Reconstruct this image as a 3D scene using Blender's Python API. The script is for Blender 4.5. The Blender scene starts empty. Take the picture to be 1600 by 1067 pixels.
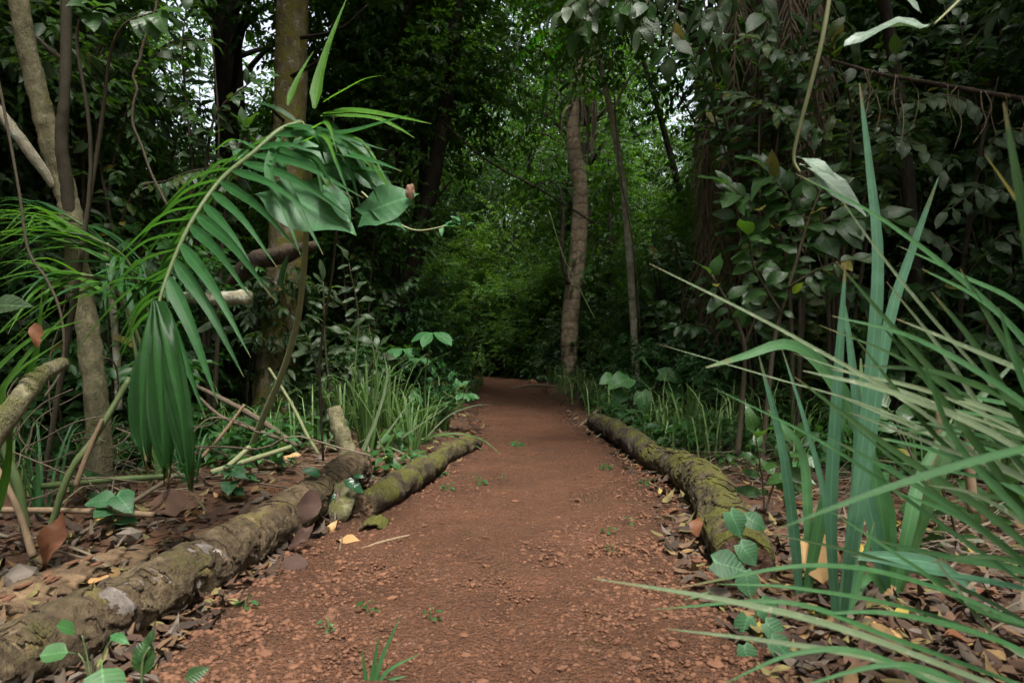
import bpy, math, random
import numpy as np
from mathutils import Vector, Matrix, noise as mnoise

SC = bpy.context.scene
COL = SC.collection
RG = np.random.default_rng(11)
random.seed(11)

# ------------------------------------------------------------------ camera, sky, sun, exposure
CAM_H = 0.75
cam_d = bpy.data.cameras.new('camera')
cam = bpy.data.objects.new('camera', cam_d)
COL.objects.link(cam)
SC.camera = cam
cam.location = (0, 0, CAM_H)
cam.rotation_euler = (math.radians(90), 0, 0)
cam_d.sensor_width = 36.0
cam_d.lens = 24.0
cam_d.shift_y = 0.0072
cam_d.clip_start = 0.05
cam_d.clip_end = 1200
cam_d.dof.use_dof = True
cam_d.dof.focus_distance = 4.6
cam_d.dof.aperture_fstop = 6.3

SUN_EL, SUN_AZ = math.radians(66), math.radians(165)      # azimuth from +Y towards +X
world = bpy.data.worlds.new('World')
SC.world = world
world.use_nodes = True
wn = world.node_tree
wn.nodes.clear()
w_out = wn.nodes.new('ShaderNodeOutputWorld')
w_bg = wn.nodes.new('ShaderNodeBackground')
w_sky = wn.nodes.new('ShaderNodeTexSky')
w_sky.sky_type = 'NISHITA'
w_sky.sun_disc = False
w_sky.sun_elevation = SUN_EL
w_sky.sun_rotation = SUN_AZ
w_sky.air_density = 1.0
w_sky.dust_density = 6.0
w_sky.ozone_density = 0.6
w_bg.inputs['Strength'].default_value = 0.11
w_hs = wn.nodes.new('ShaderNodeHueSaturation')
w_hs.inputs['Saturation'].default_value = 0.45            # thin overcast
wn.links.new(w_sky.outputs[0], w_hs.inputs['Color'])
wn.links.new(w_hs.outputs[0], w_bg.inputs['Color'])
wn.links.new(w_bg.outputs[0], w_out.inputs['Surface'])

sun_d = bpy.data.lights.new('sun', 'SUN')
sun_d.energy = 1.5
sun_d.angle = math.radians(11)
sun_d.color = (1.0, 0.96, 0.9)
sun = bpy.data.objects.new('sun', sun_d)
COL.objects.link(sun)
sdir = Vector((math.sin(SUN_AZ) * math.cos(SUN_EL), math.cos(SUN_AZ) * math.cos(SUN_EL), math.sin(SUN_EL)))
sun.rotation_euler = sdir.to_track_quat('Z', 'Y').to_euler()

SC.render.engine = 'CYCLES'
SC.view_settings.view_transform = 'Standard'
SC.view_settings.look = 'None'
SC.view_settings.gamma = 1.0
SC.view_settings.exposure = 2.1
SC.view_settings.use_curve_mapping = False
SC.cycles.max_bounces = 7
SC.cycles.diffuse_bounces = 3
SC.cycles.transmission_bounces = 3
SC.cycles.glossy_bounces = 2
SC.cycles.use_denoising = True
SC.cycles.caustics_reflective = False
SC.cycles.caustics_refractive = False
SC.cycles.sample_clamp_indirect = 6.0

FPX = 1600 * 24 / 36.0


def W(px, py, d):
    """A point at distance d along the path that shows at that place of the 1600 px photograph."""
    return Vector(((px - 800) / FPX * d, d, CAM_H - (py - 545) / FPX * d))


def G(px, py):
    """The point of level ground seen there."""
    d = CAM_H * FPX / (py - 545)
    return Vector(((px - 800) / FPX * d, d, 0))


# ------------------------------------------------------------------ ground shape
def _hash(ix, iy, s):
    h = np.sin(ix * 127.1 + iy * 311.7 + s * 74.7) * 43758.5453
    return h - np.floor(h)


def vnoise(x, y, s=0.0):
    x, y = np.asarray(x, float), np.asarray(y, float)
    ix, iy = np.floor(x), np.floor(y)
    fx, fy = x - ix, y - iy
    fx, fy = fx * fx * (3 - 2 * fx), fy * fy * (3 - 2 * fy)
    a, b = _hash(ix, iy, s), _hash(ix + 1, iy, s)
    c, d = _hash(ix, iy + 1, s), _hash(ix + 1, iy + 1, s)
    return (a * (1 - fx) + b * fx) * (1 - fy) + (c * (1 - fx) + d * fx) * fy - 0.5


EY = np.array([-12, 0.5, 1.5, 2.5, 3.2, 3.8, 4.6, 5.6, 7.0, 9.0, 12.0, 15.0, 16.5, 18.0, 20.0, 24])
EL = np.array([-.95, -.95, -.93, -.88, -.74, -.56, -.42, -.33, -.42, -.52, -.66, -.78, -1.1, -2.2, -4.5, -9.0])
ER = np.array([.78, .76, .70, .66, .80, .86, .78, .76, .66, .70, .60, .5, .3, -.5, -2.9, -7.4])


def edges(y):
    return np.interp(y, EY, EL), np.interp(y, EY, ER)


def ground_z(x, y):
    x, y = np.asarray(x, float), np.asarray(y, float)
    l, r = edges(y)
    off = np.maximum(np.maximum(l - x, x - r), 0.0)
    k = np.clip(off / 0.9, 0, 1)
    k = k * k * (3 - 2 * k)
    z = 0.03 * k + k * (0.05 * vnoise(x * 1.3, y * 1.3) + 0.16 * vnoise(x * .31, y * .31, 3) + 0.02 * vnoise(x * 5, y * 5, 5))
    z = z + 0.02 * (1 - k) * vnoise(x * 1.1, y * .9, 9)
    far = np.clip((np.hypot(x, y) - 25) / 60, 0, 1)
    return z + far * 2.5 * vnoise(x * .03, y * .03, 8)


def gz(x, y):
    return float(ground_z(x, y))


# ------------------------------------------------------------------ mesh helpers
def new_mesh(name, V, faces, mat=None, smooth=False, attrs=None):
    """V (n,3); faces: list of (m,3)/(m,4) int arrays; attrs: {name: (n,) floats or (n,2)} per vertex."""
    me = bpy.data.meshes.new(name)
    V = np.ascontiguousarray(V, dtype=np.float32)
    faces = [np.asarray(f, dtype=np.int32) for f in faces if len(f)]
    me.vertices.add(len(V))
    me.vertices.foreach_set('co', V.ravel())
    nl = sum(f.size for f in faces)
    nf = sum(len(f) for f in faces)
    me.loops.add(nl)
    me.loops.foreach_set('vertex_index', np.concatenate([f.ravel() for f in faces]))
    me.polygons.add(nf)
    tot = np.concatenate([np.full(len(f), f.shape[1], np.int32) for f in faces])
    st = np.concatenate([[0], np.cumsum(tot)[:-1]]).astype(np.int32)
    me.polygons.foreach_set('loop_start', st)
    if smooth:
        me.polygons.foreach_set('use_smooth', np.ones(nf, bool))
    for k, v in (attrs or {}).items():
        v = np.asarray(v, np.float32)
        if v.ndim == 1:
            a = me.attributes.new(k, 'FLOAT', 'POINT')
            a.data.foreach_set('value', v)
        else:
            a = me.attributes.new(k, 'FLOAT2', 'POINT')
            a.data.foreach_set('vector', np.ascontiguousarray(v).ravel())
    if mat is not None:
        me.materials.append(mat)
    me.update(calc_edges=True)
    me.validate()
    return me


def link(name, me, parent=None, mw=None, label=None, cat=None, group=None, kind=None):
    o = bpy.data.objects.new(name, me)
    COL.objects.link(o)
    if mw is not None:
        o.matrix_world = mw
    if parent is not None:
        o.parent = parent
        if parent.matrix_basis != Matrix.Identity(4):
            o.matrix_parent_inverse = parent.matrix_basis.inverted()
    tag(o, label, cat, group, kind)
    return o


def tag(o, label=None, cat=None, group=None, kind=None):
    if label:
        o['label'] = label
    if cat:
        o['category'] = cat
    if group:
        o['group'] = group
    if kind:
        o['kind'] = kind
    return o


def thing(name, loc, label, cat, group=None, rz=0.0, s=1.0):
    o = bpy.data.objects.new(name, None)
    COL.objects.link(o)
    o.empty_display_size = 0.1
    o.matrix_basis = Matrix.Translation(Vector(loc)) @ Matrix.Rotation(rz, 4, 'Z') @ Matrix.Scale(s, 4)
    return tag(o, label, cat, group)


def copy_thing(root, loc, rz=0.0, s=1.0, label=None, group=None):
    kids = KIDS[root.name]
    r = root.copy()
    COL.objects.link(r)
    r.matrix_basis = Matrix.Translation(Vector(loc)) @ Matrix.Rotation(rz, 4, 'Z') @ Matrix.Scale(s, 4)
    if label:
        r['label'] = label
    if group:
        r['group'] = group
    for ch in kids:
        c = ch.copy()
        COL.objects.link(c)
        c.parent = r
    return r


KIDS = {}


def local(name, me, parent, label=None):
    """A part given in its thing's own coordinates."""
    o = bpy.data.objects.new(name, me)
    COL.objects.link(o)
    o.parent = parent
    if label:
        o['label'] = label
    KIDS.setdefault(parent.name, []).append(o)
    return o


def crom(pts, n):
    P = [np.array(p, float) for p in pts]
    if len(P) == 2:
        return np.array([P[0] + (P[1] - P[0]) * t for t in np.linspace(0, 1, n)])
    P = [2 * P[0] - P[1]] + P + [2 * P[-1] - P[-2]]
    m = len(P) - 3
    out = []
    for t in np.linspace(0, m - 1e-6, n):
        i = int(t)
        f = t - i
        a, b, c, d = P[i:i + 4]
        out.append(0.5 * (2 * b + (c - a) * f + (2 * a - 5 * b + 4 * c - d) * f * f + (3 * b - a - 3 * c + d) * f ** 3))
    return np.array(out)


def tube_arrays(pts, rad, n=12, seg=10, rough=0.0, freq=6.0, cap=True, seed=0.0):
    """Tapered round stem through pts; rad a number or a list along it; rough = bumpiness as a share of the radius."""
    C = crom(pts, n)
    R = np.interp(np.linspace(0, 1, n), np.linspace(0, 1, len(np.atleast_1d(rad))), np.atleast_1d(rad)) if np.ndim(rad) else np.full(n, rad)
    T = np.gradient(C, axis=0)
    T /= np.linalg.norm(T, axis=1)[:, None] + 1e-9
    up = np.array([0, 0, 1.0]) if abs(T[0][2]) < 0.9 else np.array([0, 1.0, 0])
    U = np.zeros_like(C)
    u = np.cross(T[0], up)
    for i in range(n):
        u = u - T[i] * np.dot(u, T[i])
        u /= np.linalg.norm(u)
        U[i] = u
    Bv = np.cross(T, U)
    a = np.linspace(0, 2 * math.pi, seg, endpoint=False)
    ca, sa = np.cos(a), np.sin(a)
    D = U[:, None] * ca[None, :, None] + Bv[:, None] * sa[None, :, None]
    rr = np.repeat(R[:, None], seg, 1)
    if rough:
        P0 = C[:, None] + D * rr[..., None]
        q = P0.reshape(-1, 3) * freq + seed
        nz = np.array([mnoise.fractal(Vector(p), 0.8, 2.2, 3) + .4 * mnoise.noise(Vector(p) * 4.3) for p in q]).reshape(n, seg)
        rr = rr * (1 + rough * nz)
    V = (C[:, None] + D * rr[..., None]).reshape(-1, 3)
    i = np.arange(n - 1)[:, None] * seg
    j = np.arange(seg)[None, :]
    j2 = (j + 1) % seg
    F = np.stack([i + j, i + j2, i + seg + j2, i + seg + j], -1).reshape(-1, 4)
    T3 = np.zeros((0, 3), int)
    if cap:
        V = np.concatenate([V, C[:1], C[-1:]])
        k0, k1 = len(V) - 2, len(V) - 1
        jj = np.arange(seg)
        T3 = np.concatenate([np.stack([(jj + 1) % seg, jj, np.full(seg, k0)], -1),
                             np.stack([(n - 1) * seg + jj, (n - 1) * seg + (jj + 1) % seg, np.full(seg, k1)], -1)])
    return V, F, T3


def join(arrs):
    Vs, Fs, Ts, o = [], [], [], 0
    for V, F, T in arrs:
        Vs.append(V)
        Fs.append(np.asarray(F) + o)
        Ts.append(np.asarray(T) + o)
        o += len(V)
    return np.concatenate(Vs), np.concatenate(Fs), np.concatenate(Ts)


def tube(name, pts, rad, mat, parent=None, n=12, seg=8, rough=0.0, freq=6.0, cap=True, seed=0.0, label=None, **kw):
    V, F, T = tube_arrays(pts, rad, n, seg, rough, freq, cap, seed)
    return link(name, new_mesh(name, V, [F, T], mat, True), parent, label=label, **kw)


# ------------------------------------------------------------------ leaves
def profile(kind, t):
    if kind == 'ovate':
        return 0.5 * np.clip(np.sin(math.pi * np.clip(t, 0, 1) ** 0.72), 0, 1) ** 0.9
    if kind == 'elliptic':
        return 0.5 * np.sin(math.pi * t) ** 0.8
    if kind == 'lance':
        return 0.5 * np.sin(math.pi * t ** 0.8) ** 1.2
    if kind == 'obovate':
        return 0.5 * np.sin(math.pi * t ** 1.35) ** 0.9
    if kind == 'round':
        return 0.5 * np.clip(1 - (2 * t - 1) ** 2, 0, 1) ** 0.5
    if kind == 'heart':
        return 0.5 * np.clip(np.where(t < .28, (t / .28) ** .4, 1 - np.maximum((t - .28) / .72, 0) ** 1.7), 0, 1)
    if kind == 'strap':
        return 0.5 * np.clip(np.minimum(0.55 + 1.5 * t, 1) * np.clip((1 - t) / .35, 0, 1) ** .7, 0, 1)
    if kind == 'leaflet':
        return 0.5 * np.clip(t / .08, 0.25, 1) * np.clip((1 - t) / .6, 0, 1) ** .75
    raise ValueError(kind)


def leaf_template(kind, width, rows=7, fold=0.18, droop=0.22, wav=0.0, petiole=0.0, seed=0, cols=3):
    """Unit-long leaf along +Y, normal +Z, with a V fold and a drooping curve."""
    r = np.random.default_rng(seed)
    t = np.linspace(0, 1, rows)
    hw = np.maximum(profile(kind, t) * width, 0.004)
    vs, fs, uv = [], [], []
    ph = r.uniform(0, 6.3)
    q = np.linspace(-1, 1, cols)
    for i in range(rows):
        for c in q:
            x = c * hw[i]
            z = fold * abs(x) - droop * t[i] ** 2 + wav * abs(c) * math.sin(t[i] * 9 + ph + (2.2 if c > 0 else 0))
            y = t[i] * (1 - 0.25 * droop * t[i]) - (0.06 * abs(c) if kind == 'heart' and i == 1 else 0) 
            if kind == 'heart' and i == 0:
                y, x = -0.12 * abs(c), c * 0.22 * width
            vs.append((x, y, z))
            uv.append((c * hw[i] / (0.5 * width), t[i]))
    for i in range(rows - 1):
        for c in range(cols - 1):
            a = i * cols + c
            fs.append((a, a + 1, a + cols + 1, a + cols))
    vs, uv = np.array(vs), np.array(uv)
    if petiole:
        b = len(vs)
        w = 0.012
        vs = np.concatenate([vs, [(-w, -petiole, -petiole * .25), (w, -petiole, -petiole * .25), (w, 0.02, .004), (-w, 0.02, .004)]])
        uv = np.concatenate([uv, [(0, 0)] * 4])
        fs.append((b, b + 1, b + 2, b + 3))
        vs[:, 1] += petiole
    return vs, np.array(fs), uv


def leaf_mesh(name, kind, width, mat, **kw):
    V, F, UV = leaf_template(kind, width, **kw)
    return new_mesh(name, V, [F], mat, True, {'luv': UV})


def norm(v):
    v = np.asarray(v, float)
    return v / (np.linalg.norm(v, axis=-1, keepdims=True) + 1e-9)


def frame(P, D, N, L, wide=1.0):
    """Matrix that lays a unit leaf at P along D with its face to N, L long."""
    D = norm(D)
    S = norm(np.cross(D, N))
    Nn = np.cross(S, D)
    return Matrix(((S[0] * L * wide, D[0] * L, Nn[0] * L, P[0]), (S[1] * L * wide, D[1] * L, Nn[1] * L, P[1]),
                   (S[2] * L * wide, D[2] * L, Nn[2] * L, P[2]), (0, 0, 0, 1)))


def put_leaf(me, P, D, N, L, parent=None, name='leaf', wide=1.0, **kw):
    return link(name, me, parent, frame(P, D, N, L, wide), **kw)


T4 = np.array([(0, 0, 0), (.5, .46, .0), (.5, 0, -.10), (.5, -.46, .0), (1, 0, -.24)])       # u along, v across, w up
T4F = np.array([(0, 2, 1), (0, 3, 2), (1, 2, 4), (2, 3, 4)])
T6 = np.array([(0, 0, 0), (.28, .42, .02), (.3, 0, -.05), (.28, -.42, .02), (.66, .40, -.03), (.66, 0, -.12), (.66, -.40, -.03), (1, 0, -.26)])
T6F = np.array([(0, 2, 1), (0, 3, 2), (1, 2, 5), (1, 5, 4), (2, 3, 6), (2, 6, 5), (4, 5, 7), (5, 6, 7)])


def leaf_cloud(P, D, N, L, wd, hi=False, curl=None):
    """Many small leaves in one go. Returns V, F, per-vertex random number."""
    T, TF = (T6, T6F) if hi else (T4, T4F)
    D = norm(D)
    S = norm(np.cross(D, N))
    Nn = np.cross(S, D)
    L = np.asarray(L)[:, None, None]
    V = P[:, None] + L * (D[:, None] * T[None, :, :1] + S[:, None] * T[None, :, 1:2] * wd + Nn[:, None] * T[None, :, 2:3] * (1 if curl is None else curl[:, None, None]))
    n, k = V.shape[:2]
    F = (TF[None] + (np.arange(n) * k)[:, None, None]).reshape(-1, 3)
    return V.reshape(-1, 3), F, np.repeat(RG.random(n), k)


def ribbon_arrays(pts, w, face=(0, -1, .4), n=14, fold=0.25, kind='strap', twist=0.0, root=0.5):
    """A strap leaf along pts, w wide, its upper side towards `face`."""
    C = crom(pts, n)
    T = norm(np.gradient(C, axis=0))
    f = np.array(face, float)
    t = np.linspace(0, 1, n)
    if kind == 'strap':
        hw = 0.5 * w * np.minimum(root + (1 - root) * t / .35, 1) * np.clip((1 - t) / .5, 0.02, 1) ** .6
    elif kind == 'grass':
        hw = 0.5 * w * np.clip((1 - t), 0.04, 1) ** .7
    elif kind == 'palm':
        hw = 0.5 * w * np.clip(t / .12, .3, 1) * np.clip((1 - t) / .8, 0.02, 1) ** .85
    else:
        hw = w * profile(kind, np.clip(t, .01, .99))
    S = norm(np.cross(T, f))
    Nn = np.cross(S, T)
    if twist:
        a = twist * t[:, None]
        S, Nn = S * np.cos(a) + Nn * np.sin(a), Nn * np.cos(a) - S * np.sin(a)
    V = np.stack([C - S * hw[:, None] + Nn * (fold * hw)[:, None], C, C + S * hw[:, None] + Nn * (fold * hw)[:, None]], 1).reshape(-1, 3)
    F = []
    for i in range(n - 1):
        a = i * 3
        F += [(a, a + 1, a + 4, a + 3), (a + 1, a + 2, a + 5, a + 4)]
    uv = np.stack([np.tile([-1.0, 0, 1.0], n), np.repeat(t, 3)], 1)
    return V, np.array(F), uv


def ribbon(name, pts, w, mat, parent=None, label=None, **kw):
    V, F, UV = ribbon_arrays(pts, w, **kw)
    return link(name, new_mesh(name, V, [F], mat, True, {'luv': UV}), parent, label=label)
# ------------------------------------------------------------------ materials
def _mat(name):
    m = bpy.data.materials.new(name)
    m.use_nodes = True
    nt = m.node_tree
    nt.nodes.clear()
    return m, nt, nt.nodes.new('ShaderNodeOutputMaterial')


def _n(nt, t, **kw):
    n = nt.nodes.new(t)
    for k, v in kw.items():
        if k.startswith('i_'):
            n.inputs[k[2:].replace('_', ' ')].default_value = v
        else:
            setattr(n, k, v)
    return n


def _math(nt, op, a, b=None, c=None, clamp=False):
    n = nt.nodes.new('ShaderNodeMath')
    n.operation = op
    n.use_clamp = clamp
    for i, x in enumerate((a, b, c)):
        if x is None:
            continue
        if isinstance(x, (int, float)):
            n.inputs[i].default_value = x
        else:
            nt.links.new(x, n.inputs[i])
    return n.outputs[0]


def _mix(nt, f, a, b, mode='MIX'):
    n = nt.nodes.new('ShaderNodeMix')
    n.data_type = 'RGBA'
    n.blend_type = mode
    for sock, x in ((n.inputs['Factor'], f), (n.inputs['A'], a), (n.inputs['B'], b)):
        if isinstance(x, (int, float)):
            sock.default_value = x
        elif isinstance(x, tuple):
            sock.default_value = (*x, 1) if len(x) == 3 else x
        else:
            nt.links.new(x, sock)
    return n.outputs['Result']


def _range(nt, x, a, b, c=0.0, d=1.0):
    n = nt.nodes.new('ShaderNodeMapRange')
    n.clamp = True
    nt.links.new(x, n.inputs[0])
    for i, v in zip((1, 2, 3, 4), (a, b, c, d)):
        n.inputs[i].default_value = v
    return n.outputs[0]


def _noise(nt, co, scale, detail=3.0, rough=0.55):
    n = _n(nt, 'ShaderNodeTexNoise', i_Scale=scale, i_Detail=detail, i_Roughness=rough)
    nt.links.new(co, n.inputs['Vector'])
    return n.outputs['Fac']


def _rnd(nt):
    a = _n(nt, 'ShaderNodeAttribute', attribute_name='rnd')
    o = _n(nt, 'ShaderNodeObjectInfo')
    return _math(nt, 'FRACT', _math(nt, 'ADD', a.outputs['Fac'], o.outputs['Random']))


def leaf_mat(name, col, col2, trans=(.10, .22, .02), tw=0.35, rough=0.42, veins=None, spots=0.0, spot_col=(.25, .27, .22), spec=0.32, midrib=None):
    """Leaf: two tones by random number, light shining through, midrib and side veins where the mesh says where they run."""
    m, nt, out = _mat(name)
    rnd = _rnd(nt)
    geo = _n(nt, 'ShaderNodeNewGeometry')
    tc = _n(nt, 'ShaderNodeTexCoord')
    c = _mix(nt, rnd, col, col2)
    nz = _noise(nt, geo.outputs['Position'], 22.0, 2.0)
    c = _mix(nt, _range(nt, nz, .3, .7, 0, .35), c, tuple(x * 1.5 for x in col2), 'MIX')
    bumph = nz
    if veins:
        at = _n(nt, 'ShaderNodeAttribute', attribute_name='luv')
        sp = _n(nt, 'ShaderNodeSeparateXYZ')
        nt.links.new(at.outputs['Vector'], sp.inputs[0])
        av = _math(nt, 'ABSOLUTE', sp.outputs[0])
        mid = _range(nt, av, .03, .07, 1, 0)
        if veins == 'parallel':
            wv = _math(nt, 'SINE', _math(nt, 'MULTIPLY', sp.outputs[0], 34.0))
            c = _mix(nt, _range(nt, wv, 0, 1, 0, .16), c, tuple(x * .6 for x in col), 'MIX')
        else:
            wv = _math(nt, 'SINE', _math(nt, 'MULTIPLY', _math(nt, 'SUBTRACT', sp.outputs[1], _math(nt, 'MULTIPLY', av, .22)), 48.0))
            line = _range(nt, wv, .86, 1.0, 0, .45)
            c = _mix(nt, line, c, midrib or tuple(x * 2.0 for x in col2))
        c = _mix(nt, _math(nt, 'MULTIPLY', mid, .65), c, midrib or tuple(x * 2.2 for x in col2))
        bumph = _math(nt, 'ADD', _math(nt, 'MULTIPLY', wv, .25), nz)
    if veins == 'parallel':                                   # dry brown tips and blotches of wear
        tip = _math(nt, 'ADD', sp.outputs[1], _math(nt, 'MULTIPLY', _math(nt, 'SUBTRACT', _noise(nt, geo.outputs['Position'], 14.0, 3.0), .5), .35))
        c = _mix(nt, _range(nt, tip, .93, 1.02, 0, .85), c, (.20, .135, .06))
        wn_ = _noise(nt, geo.outputs['Position'], 9.0, 4.0, .7)
        c = _mix(nt, _range(nt, wn_, .56, .74, 0, .5), c, tuple(x * 1.5 + .03 for x in col2))
        c = _mix(nt, _range(nt, wn_, .26, .40, .55, 0), c, tuple(x * .5 for x in col))
    if spots:
        sn = _noise(nt, geo.outputs['Position'], 75.0, 3.0, .7)
        sm = _range(nt, sn, .66 - .12 * spots, .74 - .1 * spots, 0, min(1, .3 + spots))
        c = _mix(nt, sm, c, spot_col)
    bump = _n(nt, 'ShaderNodeBump', i_Strength=0.25, i_Distance=0.004)
    nt.links.new(bumph, bump.inputs['Height'])
    p = _n(nt, 'ShaderNodeBsdfPrincipled', i_Roughness=rough)
    p.inputs['Specular IOR Level'].default_value = spec
    nt.links.new(c, p.inputs['Base Color'])
    nt.links.new(bump.outputs[0], p.inputs['Normal'])
    t = _n(nt, 'ShaderNodeBsdfTranslucent')
    tcn = _mix(nt, _range(nt, rnd, 0, 1, 0, .5), trans, tuple(min(1, x * 1.5) for x in trans))
    nt.links.new(tcn, t.inputs['Color'])
    mx = _n(nt, 'ShaderNodeMixShader', i_Fac=tw)
    nt.links.new(p.outputs[0], mx.inputs[1])
    nt.links.new(t.outputs[0], mx.inputs[2])
    nt.links.new(mx.outputs[0], out.inputs['Surface'])
    return m


def bark_mat(name, a, b, moss=0.0, moss_col=(.070, .080, .016), scale=18.0, stretch=(1, 1, .35), patches=None, patch_amt=0.0, bump=0.6, rough=.9, rings=0.0, dark=(.02, .016, .012)):
    m, nt, out = _mat(name)
    geo = _n(nt, 'ShaderNodeNewGeometry')
    mp = _n(nt, 'ShaderNodeMapping')
    mp.inputs['Scale'].default_value = stretch
    nt.links.new(geo.outputs['Position'], mp.inputs['Vector'])
    n1 = _noise(nt, mp.outputs[0], scale, 6.0, .65)
    n2 = _noise(nt, geo.outputs['Position'], scale * .22, 3.0)
    n3 = _noise(nt, mp.outputs[0], scale * 4, 4.0, .7)
    c = _mix(nt, _range(nt, n1, .40, .62), a, b)
    c = _mix(nt, _range(nt, n3, .52, .70, 0, .75), c, dark)
    c = _mix(nt, _range(nt, n2, .4, .7, 0, .6), c, tuple(x * .55 for x in a))
    if patches:
        n4 = _noise(nt, geo.outputs['Position'], scale * .45, 5.0, .6)
        c = _mix(nt, _range(nt, n4, .60 - patch_amt, .63 - patch_amt), c, patches)
    h = _math(nt, 'ADD', n1, _math(nt, 'MULTIPLY', n3, .5))
    if rings:
        sp = _n(nt, 'ShaderNodeSeparateXYZ')
        nt.links.new(geo.outputs['Position'], sp.inputs[0])
        wv = _math(nt, 'SINE', _math(nt, 'ADD', _math(nt, 'MULTIPLY', sp.outputs[2], rings), _math(nt, 'MULTIPLY', n2, 9.0)))
        c = _mix(nt, _range(nt, wv, .75, 1, 0, .5), c, dark)
        h = _math(nt, 'SUBTRACT', h, _math(nt, 'MULTIPLY', wv, .15))
    if moss:
        sp = _n(nt, 'ShaderNodeSeparateXYZ')
        nt.links.new(geo.outputs['Normal'], sp.inputs[0])
        n5 = _noise(nt, geo.outputs['Position'], 7.0, 5.0, .65)
        mk = _math(nt, 'ADD', n5, _math(nt, 'MULTIPLY', sp.outputs[2], .12))
        mk = _range(nt, mk, .66 - .28 * moss, .76 - .22 * moss)
        n6 = _noise(nt, geo.outputs['Position'], 160.0, 2.0)
        mc = _mix(nt, n6, tuple(x * .5 for x in moss_col), tuple(x * 1.7 for x in moss_col))
        c = _mix(nt, _math(nt, 'MULTIPLY', mk, .9), c, mc)
        h = _math(nt, 'ADD', h, _math(nt, 'MULTIPLY', _math(nt, 'MULTIPLY', mk, n6), .6))
    bp = _n(nt, 'ShaderNodeBump', i_Strength=min(1, bump * 1.4), i_Distance=0.022)
    nt.links.new(h, bp.inputs['Height'])
    p = _n(nt, 'ShaderNodeBsdfPrincipled', i_Roughness=rough)
    p.inputs['Specular IOR Level'].default_value = .25
    nt.links.new(c, p.inputs['Base Color'])
    nt.links.new(bp.outputs[0], p.inputs['Normal'])
    nt.links.new(p.outputs[0], out.inputs['Surface'])
    return m


def simple_mat(name, a, b, scale=30.0, rough=.85, bump=.3, rnd=True, tw=0.0, dist=.004):
    """Two tones mixed by noise and by random number (stones, dead leaves, sticks)."""
    m, nt, out = _mat(name)
    geo = _n(nt, 'ShaderNodeNewGeometry')
    n1 = _noise(nt, geo.outputs['Position'], scale, 4.0, .6)
    f = _range(nt, n1, .3, .7)
    if rnd:
        f = _math(nt, 'ADD', _math(nt, 'MULTIPLY', f, .4), _math(nt, 'MULTIPLY', _rnd(nt), .6))
    c = _mix(nt, f, a, b)
    bp = _n(nt, 'ShaderNodeBump', i_Strength=bump, i_Distance=dist)
    nt.links.new(n1, bp.inputs['Height'])
    p = _n(nt, 'ShaderNodeBsdfPrincipled', i_Roughness=rough)
    p.inputs['Specular IOR Level'].default_value = .3
    nt.links.new(c, p.inputs['Base Color'])
    nt.links.new(bp.outputs[0], p.inputs['Normal'])
    if tw:
        t = _n(nt, 'ShaderNodeBsdfTranslucent')
        nt.links.new(c, t.inputs['Color'])
        mx = _n(nt, 'ShaderNodeMixShader', i_Fac=tw)
        nt.links.new(p.outputs[0], mx.inputs[1])
        nt.links.new(t.outputs[0], mx.inputs[2])
        nt.links.new(mx.outputs[0], out.inputs['Surface'])
    else:
        nt.links.new(p.outputs[0], out.inputs['Surface'])
    return m


def ramp_mat(name, stops, scale=30.0, rough=.8, tw=.12):
    """Dead leaves: colour picked from a ramp by random number."""
    m, nt, out = _mat(name)
    r = _n(nt, 'ShaderNodeValToRGB')
    r.color_ramp.interpolation = 'CONSTANT'
    e = r.color_ramp.elements
    while len(e) < len(stops):
        e.new(.5)
    for i, c in enumerate(stops):
        e[i].position = i / len(stops)
        e[i].color = (*c, 1)
    nt.links.new(_rnd(nt), r.inputs[0])
    geo = _n(nt, 'ShaderNodeNewGeometry')
    n1 = _noise(nt, geo.outputs['Position'], scale, 4.0, .65)
    c = _mix(nt, _range(nt, n1, .35, .75, 0, .7), r.outputs[0], (.035, .022, .014))
    p = _n(nt, 'ShaderNodeBsdfPrincipled', i_Roughness=rough)
    p.inputs['Specular IOR Level'].default_value = .35
    nt.links.new(c, p.inputs['Base Color'])
    t = _n(nt, 'ShaderNodeBsdfTranslucent')
    nt.links.new(c, t.inputs['Color'])
    mx = _n(nt, 'ShaderNodeMixShader', i_Fac=tw)
    nt.links.new(p.outputs[0], mx.inputs[1])
    nt.links.new(t.outputs[0], mx.inputs[2])
    nt.links.new(mx.outputs[0], out.inputs['Surface'])
    return m


M = {}
M['crown'] = leaf_mat('dark_crown_leaf', (.016, .046, .010), (.034, .080, .018), (.08, .20, .01), .36, .5, spec=.22)
M['crown_pale'] = leaf_mat('pale_crown_leaf', (.024, .070, .010), (.052, .112, .016), (.15, .30, .012), .42, .5, spec=.2)
M['crown_grey'] = leaf_mat('grey_crown_leaf', (.022, .046, .018), (.042, .072, .030), (.08, .16, .02), .32, .45, spec=.28)
M['shrub'] = leaf_mat('shrub_leaf', (.014, .042, .010), (.032, .078, .019), (.08, .20, .012), .34, .4, 'net', spec=.4)
M['shrub_grey'] = leaf_mat('dusty_shrub_leaf', (.020, .042, .015), (.046, .074, .034), (.09, .18, .02), .3, .45, 'net', .35, (.13, .145, .10), spec=.36)
M['shrub_olive'] = leaf_mat('olive_shrub_leaf', (.034, .060, .012), (.062, .095, .020), (.12, .22, .015), .34, .42, 'net', .1, (.14, .10, .04), spec=.35)
M['big_leaf'] = leaf_mat('big_lobed_leaf', (.032, .105, .042), (.046, .125, .052), (.10, .24, .05), .3, .5, 'net', .1, (.09, .07, .03))
M['mint'] = leaf_mat('light_green_leaf', (.030, .110, .035), (.045, .140, .045), (.07, .26, .04), .35, .5, 'net')
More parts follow.
